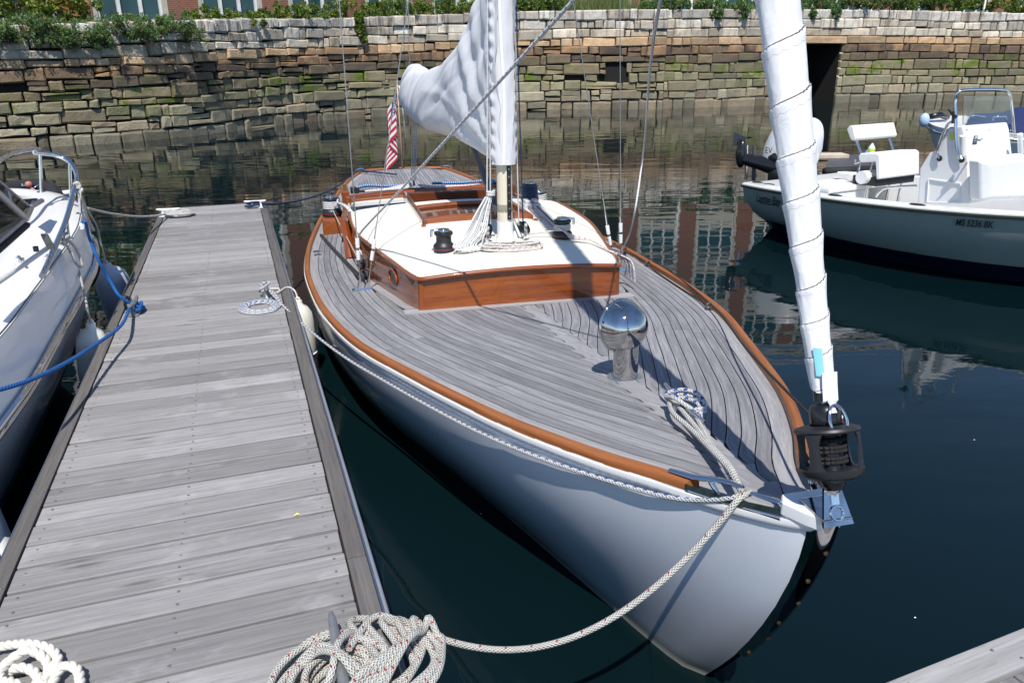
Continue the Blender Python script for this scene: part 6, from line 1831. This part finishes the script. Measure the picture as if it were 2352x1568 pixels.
# lettering
def side_frame(x, y, b):
    p = rbp(x, y, b); return p
tp_ = rbp(2239, 502, -.15)
def hull_pt(a, dz):
    z = zg(a)+dz
    d = interp([(-.66, .5), (-.52, .30), (-.4, .15), (-.2, .05), (-.05, .01), (0, 0)], dz)
    a2 = a-max(0, -dz-.1)*.35*(a/5.4)
    return ra(a2, interp(bn, a)+d*min(1, (5.5-a)/.8), z)
def hull_text(body, size, a_c, dz, shear=0, name='lettering', sx=1.0, bold=0.0):
    p0, p1, p2 = hull_pt(a_c-.15, dz), hull_pt(a_c+.15, dz), hull_pt(a_c, dz+.12)
    ux = (p1-p0).normalized(); up = (p2-(p0+p1)/2); up = (up-ux*up.dot(ux)).normalized(); nz = ux.cross(up)
    M = Matrix.Translation((p0+p1)/2+nz*.026) @ Matrix((( ux.x*sx, up.x, nz.x, 0), (ux.y*sx, up.y, nz.y, 0), (ux.z*sx, up.z, nz.z, 0), (0, 0, 0, 1)))
    return text_obj(body, size, M_ink, M, RBT, name, .001, shear, bold=bold)
acs = min([x/50 for x in range(100, 250)], key=lambda a: abs(proj(RR.inverted() @ hull_pt(a, -.10))[0]-2239))
hull_text('MS 5236 BK', .105, acs, -.115, .18, 'registration_number', .66, .0018)
acl = min([x/50 for x in range(-10, 80)], key=lambda a: abs(proj(RR.inverted() @ hull_pt(a, -.12))[0]-1766))
hull_text('Layton Bay', .165, acl, -.15, .45, 'maker_script', .72, .0005)
p0, p1 = hull_pt(acl-.26, -.225), hull_pt(acl+.18, -.225)
rp(G().tube([p0+Vector((0, -.012, .01)), (p0+p1)/2+Vector((0, -.012, -.004)), p1+Vector((0, -.012, .012))], .005, 6), 'script_underline', M_ink)
# console: side profile surveyed on its near face, extruded across the boat
b1, b2 = .66, 1.58
sidepx = [(2107, 470), (2112, 388), (2134, 351), (2153, 343), (2178, 292), (2211, 288.5), (2216, 306), (2223, 364), (2228, 470)]
near = [rbp(x, y, b1) for x, y in sidepx]
far = [Vector((p.x, b2, p.z)) for p in near]
n = len(near)
con = rp(G().add(near+far, [tuple(range(n))[::-1], tuple(range(n, 2*n))]+[(i, (i+1) % n, n+(i+1) % n, n+i) for i in range(n)]), 'console', M_white, False)
soften(con, .022)
hatchp = [rbp(x, y, b1-.012) for x, y in ((2133, 411), (2206, 421), (2204, 466), (2130, 464))]
rp(G().tube([*hatchp, hatchp[0]], .008, 6), 'console_hatch', M_white, parent=con)
def onx(x, y, dx=.02):
    b = None
    return None
af = near[6].x; at_ = near[5].x
cush = [(2226, 366), (2336, 352), (2348, 400), (2350, 455), (2229, 459)]
fx = max(p.x for p in near)
cu = []
for x, y in cush: cu.append(rap(x, y, fx+.05))
cw = G(); m = len(cu)
cu2 = [Vector((p.x+.12, p.y, p.z)) for p in cu]
cc_ = sum(cu2, Vector())/m
cu3 = [cc_+(p-cc_)*.82+Vector((.05, 0, 0)) for p in cu2]
cw.add(cu+cu2+cu3, [tuple(range(2*m, 3*m))]+[(i, (i+1) % m, m+(i+1) % m, m+i) for i in range(m)]+[(m+i, m+(i+1) % m, 2*m+(i+1) % m, 2*m+i) for i in range(m)])
soften(rp(cw, 'console_cushion', M_white2, True, 50, con), .03)
# clear windscreen, grab rails, rod tubes, label, reel
gm = N('clear_acrylic'); gm.set(col=(.9, .95, .93), rough=.02, ior=1.45); gm.b.inputs['Transmission Weight'].default_value = 1.0
xt = near[5].x-.03
wsn = [rap(2212, 287, xt), rap(2324, 285, xt), rap(2322, 221, xt), rap(2213, 222, xt)]
rp(G().add(wsn+[p-Vector((.006, 0, 0)) for p in wsn], [(0, 1, 2, 3), (7, 6, 5, 4), (0, 4, 5, 1), (1, 5, 6, 2), (2, 6, 7, 3), (3, 7, 4, 0)]), 'windscreen', gm.m, parent=con)
rp(G().tube([wsn[0], wsn[3]], .004, 6).tube([wsn[3], wsn[2]], .003, 6).tube([wsn[1], wsn[2]], .004, 6), 'screen_edge', M_alu, parent=con)
nb = b1-.03
rail = [rbp(2209, 366, nb), rbp(2200, 350, nb), rbp(2196, 318, nb), rbp(2195, 270, nb), rbp(2194.5, 232, nb), rbp(2200, 213, nb), rbp(2212, 207.5, nb+.06)]
xr = rail[-1].x
rail += [rap(2240, 206.5, xr), rap(2295, 206.5, xr), rap(2312, 210, xr), rap(2320, 222, xr), rap(2325, 260, xr), rap(2329, 305, xr+.02)]
rp(G().tube(spl(rail, 5), .018, 10), 'screen_rail', M_steel, True, 60, con)
gr_ = [rbp(x, y, nb) for x, y in ((2158, 364), (2153, 350), (2160, 326), (2171, 298), (2179, 284), (2193, 278))]
rp(G().tube(spl(gr_, 5), .016, 10), 'grab_rail', M_steel, True, 60, con)
for x, y in ((2158, 364), (2209, 367)): rp(G().lathe([(.001, .01), (.03, .01), (.036, 0)], 14, Matrix.Translation(rbp(x, y, nb)) @ Matrix.Rotation(pi/2, 4, 'X')), 'rail_foot', M_rub, True, 40, con)
lbq = [rbp(x, y, b1-.006) for x, y in ((2181, 306), (2194, 306), (2193, 322), (2180, 321))]
rp(G().add(lbq, [(0, 1, 2, 3)]), 'yellow_label', M_yel, parent=con)
rt0, rt1 = rap(2211, 312, fx+.03), rap(2211, 356, fx+.03)
rp(G().tube([rt0, rt1], .032, 12), 'rod_tube', M_white2, True, 40, con)
rt0, rt1 = rap(2343, 308, fx+.0), rap(2345, 352, fx+.0)
rp(G().tube([rt0, rt1], .03, 12), 'rod_tube', M_white2, True, 40, con)
kp = rap(2240, 322, fx+.015)
rp(G().cbox(kp.x-.01, kp.x+.01, kp.y-.03, kp.y+.03, kp.z-.05, kp.z+.05, .004).tube([kp+Vector((.01, -.06, .01)), kp+Vector((.05, .0, 0)), kp+Vector((.02, .09, .01))], .010, 8), 'latch', M_steel, True, 40, con)
for x in (2221, 2272, 2322): rp(G().ball(rap(x, 299, fx-.0), .009, 8, 6), 'snap_button', M_steel, True, 40, con)
rp(G().tube([rbp(2197, 270, nb-.02), rbp(2187, 262, nb-.02), rbp(2178, 252, nb-.02)], [.02, .014, .008], 8).tube([rbp(2188, 284, nb-.02), rbp(2190, 256, nb-.02)], .014, 8), 'folded_light', M_black, True, 40, con)
# leaning post: seat, backrest on posts, legs, bolster
sb0, sb1 = .72, 1.55
st_ = [rbp(x, y, sb0) for x, y in ((1971, 358), (1976, 352), (2014, 352), (2021, 357), (2021, 411), (2012, 413), (2010, 372), (1973, 374))]
ln = len(st_)
st2 = [Vector((p.x, sb1, p.z)) for p in st_]
lp = rp(G().add(st_+st2, [tuple(range(ln))[::-1], tuple(range(ln, 2*ln))]+[(i, (i+1) % ln, ln+(i+1) % ln, ln+i) for i in range(ln)]), 'leaning_post', M_white2)
soften(lp, .018)
bk = [rbp(x, y, sb0-.02) for x, y in ((1944, 297), (1950, 289), (1958, 288), (1966, 318), (1962, 324), (1953, 321))]
bk2 = [Vector((p.x, sb1+.02, p.z)) for p in bk]; ln = len(bk)
brs = rp(G().add(bk+bk2, [tuple(range(ln))[::-1], tuple(range(ln, 2*ln))]+[(i, (i+1) % ln, ln+(i+1) % ln, ln+i) for i in range(ln)]), 'backrest', M_white2, True, 35, lp)
soften(brs, .016)
for b, (xa, ya, xb_, yb_) in ((sb0+.12, (1967, 322, 1978, 354)), (sb1-.12, (2043, 318, 2053, 350))):
    p0 = rbp(xa, ya, b); p1 = rbp(xb_, yb_, b); rp(G().tube([p0, p1], .017, 10), 'backrest_post', M_steel, True, 60, lp)
for b in (sb0+.05, sb1-.05):
    for xx in (1976, 2003):
        p0 = rbp(xx, 370, sb0+.05); p0.y = b
        rp(G().tube([p0, Vector((p0.x-.04, p0.y, .26))], .018, 10), 'leg', M_steel, True, 60, lp)
p0 = rbp(2030, 436, sb0-.03)
rp(G().tube(spl([rbp(2012, 452, sb0-.05), rbp(2022, 440, sb0-.05), rbp(2040, 431, sb0-.05), rbp(2105, 427, sb0-.05)], 5), .016, 10), 'foot_rail', M_steel, True, 60, lp)
bo = rbp(1978, 408, sb0-.06); rp(G().tube([bo, bo+Vector((0, .25, 0))], .085, 18), 'rolled_towel', M_white2, True, 40, lp)
rp(G().tube([rbp(1966, 366, sb0), rbp(1964, 376, sb0), rbp(1975, 372, sb0)], .012, 8), 'seat_bracket', M_steel, True, 60, lp)
ub = [rbp(x, y, sb0+.02) for x, y in ((2018, 413), (2012, 424))]
rp(G().box(ub[0].x-.38, ub[0].x-.02, sb0+.02, sb1-.02, ub[0].z-.09, ub[0].z+.02), 'seat_underside', M_rub, parent=lp)
# cooler on the sole (its own thing)
cp = RM @ Vector((.70, .75, .26))
clr = thing('cooler', 'white lidded cooler box standing under the leaning post', 'cooler', cp, math.atan2(U_.y, U_.x))
G().cbox(-.18, .36, -.6, .25, 0, .44, .03).build('body', M_white2, clr, True, 35)
G().cbox(-.20, .38, -.62, .27, .445, .52, .025).build('lid', M_white2, clr, True, 35)
for y in (-.3, .05): G().cbox(-.215, -.2, y-.05, y+.05, .38, .49, .005).build('latch', M_offw, clr)
# outboard motor, tilted up at the stern
ob = Vector((-.52, BC, .0))
def pw(x, e): return math.copysign(abs(x)**e, x)
def superell(c, rx, ry, rz, e1=.55, e2=.6, n=28, m=18, lean=0.0):
    rows = []
    for i in range(m+1):
        f = pi*i/m
        rows.append([Vector((c[0]+rx*pw(sin(f), e1)*pw(cos(2*pi*j/n), e2)*(1-.18*max(0, pw(cos(f), e1)))+lean*pw(cos(f), e1), c[1]+ry*pw(sin(f), e1)*pw(sin(2*pi*j/n), e2)*(1-.2*max(0, pw(cos(f), e1))), c[2]+rz*pw(cos(f), e1))) for j in range(n+1)])
    return G().grid(rows, flip=True)
motor = rp(superell((-.42, BC+.02, 1.12), .43, .26, .44, lean=.1), 'outboard_cowl', M_white, True, 50)
rp(G().ball((-.52, BC+.0, .96), .40, 20, 12, (.95, .62, .70)), 'cowl_lower', M_black, True, 60, motor)
rp(G().cbox(-.62, -.3, BC-.25, BC+.1, .55, .85, .05), 'bracket', M_black, True, 40, motor)
lo = [rap(1765, 395, -.75), rap(1745, 392, -.95), rap(1722, 380, -1.15)]
rp(G().tube([Vector((-.5, BC-.1, .82)), Vector((-.8, BC-.2, .86)), Vector((-1.05, BC-.28, .9))], [.16, .11, .09], 12), 'midsection', M_black, True, 60, motor)
gc = Vector((-1.12, BC-.30, .98))
rp(G().ball(gc, .11, 14, 8, (.8, .8, 2.0)), 'gearcase', M_black, True, 60, motor)
for k in range(3):
    a = 2*pi*k/3+.5
    rp(G().add([gc+Vector((-.05, 0, .22)), gc+Vector((-.10+.16*cos(a), .16*sin(a)-.03, .26)), gc+Vector((-.06+.2*cos(a+.35), .2*sin(a+.35), .24)), gc+Vector((-.04+.1*cos(a+.6), .1*sin(a+.6), .22))], [(0, 1, 2, 3)]), 'propeller_blade', M_steel, False, 40, motor)
rp(G().prism([(0, 0), (.22, .05), (.25, .16), (.02, .22)], -.012, .012, Matrix.Translation(gc+Vector((-.2, .0, .1))) @ Matrix.Rotation(pi/2, 4, 'X')), 'anti_ventilation_plate', M_grayd, parent=motor)
for dx in (-.05, .1): rp(G().tube([gc+Vector((dx+.1, .1, -.4)), gc+Vector((dx+.06, .1, .12))], .03, 10), 'trim_ram', M_steel if dx < 0 else M_grayd, True, 60, motor)
pm_ = rbp(1772, 346, BC-.35)
text_obj('EV', .12, M_ink, Matrix.Translation(pm_+Vector((.0, -.06, 0))) @ Matrix.Rotation(pi/2, 4, 'X'), motor)
# bottle and hook on the seat
bt_ = RR.inverted() @ rbp(2001, 349, BC)
btl = thing('drink_bottle', 'small clear bottle with a lime green band on the seat', 'bottle', bt_)
G().lathe([(.001, 0), (.045, 0), (.045, .05), (.03, .08), (.015, .1), (.015, .115), (.001, .116)], 14).build('body', plain('bottle_white', (.7, .75, .75), .2), btl, True, 50)
G().lathe([(.0465, .01), (.0465, .045)], 14).build('band', plain('lime_band', (.5, .7, .05), .4), btl, True)

# ------------------------------------------------------------------ dark float and bow rider beyond
fl_ = [px(1893, 398, .42), px(1903, 362, .42), px(2010, 350, .42), px(2010, 392, .42)]
fd_ = thing('float_dock', 'dark grey float between the outboard and the seat of the fishing boat', 'dock', (fl_[0]+fl_[2])/2-Vector((0, 0, .42)))
ff_ = [p-fd_.location for p in fl_]
up_ = Vector((0, 0, .0))
G().add([p+up_ for p in ff_]+[p-Vector((0, 0, .38)) for p in ff_], [(0, 1, 2, 3), (0, 4, 5, 1), (1, 5, 6, 2), (2, 6, 7, 3), (3, 7, 4, 0)]).build('deck', M_grayd, fd_)
G().tube([ff_[0]+Vector((0, 0, .03)), ff_[3]+Vector((0, 0, .03))], .07, 12).build('fender_roll', M_rub, fd_, True)
ew = ff_[1]; G().cbox(ew.x-.3, ew.x+.35, ew.y-.2, ew.y+.2, ew.z+.002, ew.z+.08, .01).build('pale_block', plain('pale_wood', (.6, .5, .4), .8), fd_)
rope('blue_bundle', [px(1985, 352, .50), px(1992, 348, .55), px(1998, 351, .5), px(1988, 354, .52), px(2000, 354, .5), px(1990, 349, .56)], .03, R_ltblue, 'small bundle of blue line on the dark float')
NB = thing('bow_rider', 'white-bowed runabout under a navy cover behind the console windscreen', 'motorboat', pd(2300, 330, 17.0))
NB.location.z = 0
def nv(x, y, d, dz=0): return pd(x, y, d)-NB.location+Vector((0, 0, dz))
gw = [nv(2127, 277, 16.2), nv(2150, 269, 16.6), nv(2200, 266, 17.2), nv(2290, 266, 17.8), nv(2400, 268, 18.4)]
gwn = [nv(2127, 277, 16.2), nv(2150, 290, 15.9), nv(2200, 299, 15.6), nv(2290, 306, 15.3), nv(2400, 312, 15.0)]
kl = [p+Vector((.5, .2, -.75)) for p in gwn]
G().grid([spl(gw, 4), spl(gwn, 4)]).build('foredeck', M_white, NB, True)
G().grid([spl(gwn, 4), [p+Vector((.05, .02, -.12)) for p in spl(gwn, 4)], [p+Vector((.06, .02, -.14)) for p in spl(gwn, 4)], spl(kl, 4)]).build('hull', M_white, NB, True)
G().tube([p+Vector((0, -.02, -.10)) for p in spl(gwn, 4)], .03, 8).build('rub_rail', M_steel, NB, True)
cv = [[nv(2222, 278, 16.6), nv(2235, 262, 16.9), nv(2300, 258, 17.3), nv(2340, 246, 17.2), nv(2440, 238, 17.5)], [nv(2215, 290, 15.9), nv(2240, 284, 15.9), nv(2300, 300, 15.5), nv(2345, 300, 15.3), nv(2440, 300, 15.2)], [nv(2240, 300, 15.7), nv(2280, 306, 15.5), nv(2320, 312, 15.35), nv(2360, 318, 15.2), nv(2440, 322, 15.1)]]
G().grid([spl(r, 4) for r in cv]).build('navy_cover', M_navyc, NB, True)
G().tube([nv(2281, 285, 15.8), nv(2281, 269, 15.8), nv(2310, 268, 15.8), nv(2310, 284, 15.8)], .022, 8).build('hand_rail', M_steel, NB, True)
G().tube([nv(2222, 268, 16.2), nv(2240, 266, 16.2), nv(2262, 270, 16.2)], .03, 8).build('bow_light', M_steel, NB, True)
G().ball(nv(2123, 276, 16.0), .14, 12, 8, (.7, .7, 1)).build('anchor_roller', plain('blue_white_glass', (.45, .6, .8), .2), NB, True)
G().tube([nv(2138, 268, 16.1), nv(2160, 264, 16.2), nv(2175, 270, 16.4)], .06, 8).build('anchor_stock', M_black, NB, True)

# ------------------------------------------------------------------ scraps afloat
for (x, y), lb in (((1104, 1180), 'tiny pale scrap floating between the near coil and the hull'), ((1320, 1265), 'tiny pale scrap floating just off the dock beside the hull'), ((2102, 1418), 'tiny pale scrap floating in the open water at lower right'), ((2238, 1010), 'tiny pale scrap floating in open water right of the drum'), ((1000, 990), 'tiny pale scrap floating in the gap by the dock edge')):
    p = px(x, y, .004)
    g = G().add([p+Vector((-.005, 0, 0)), p+Vector((0, -.004, .002)), p+Vector((.006, .001, 0)), p+Vector((.001, .005, .003))], [(0, 1, 2, 3)])
    tag(recentre(g.build('floating_leaf', M_fend)), lb, 'leaf', 'scraps afloat')
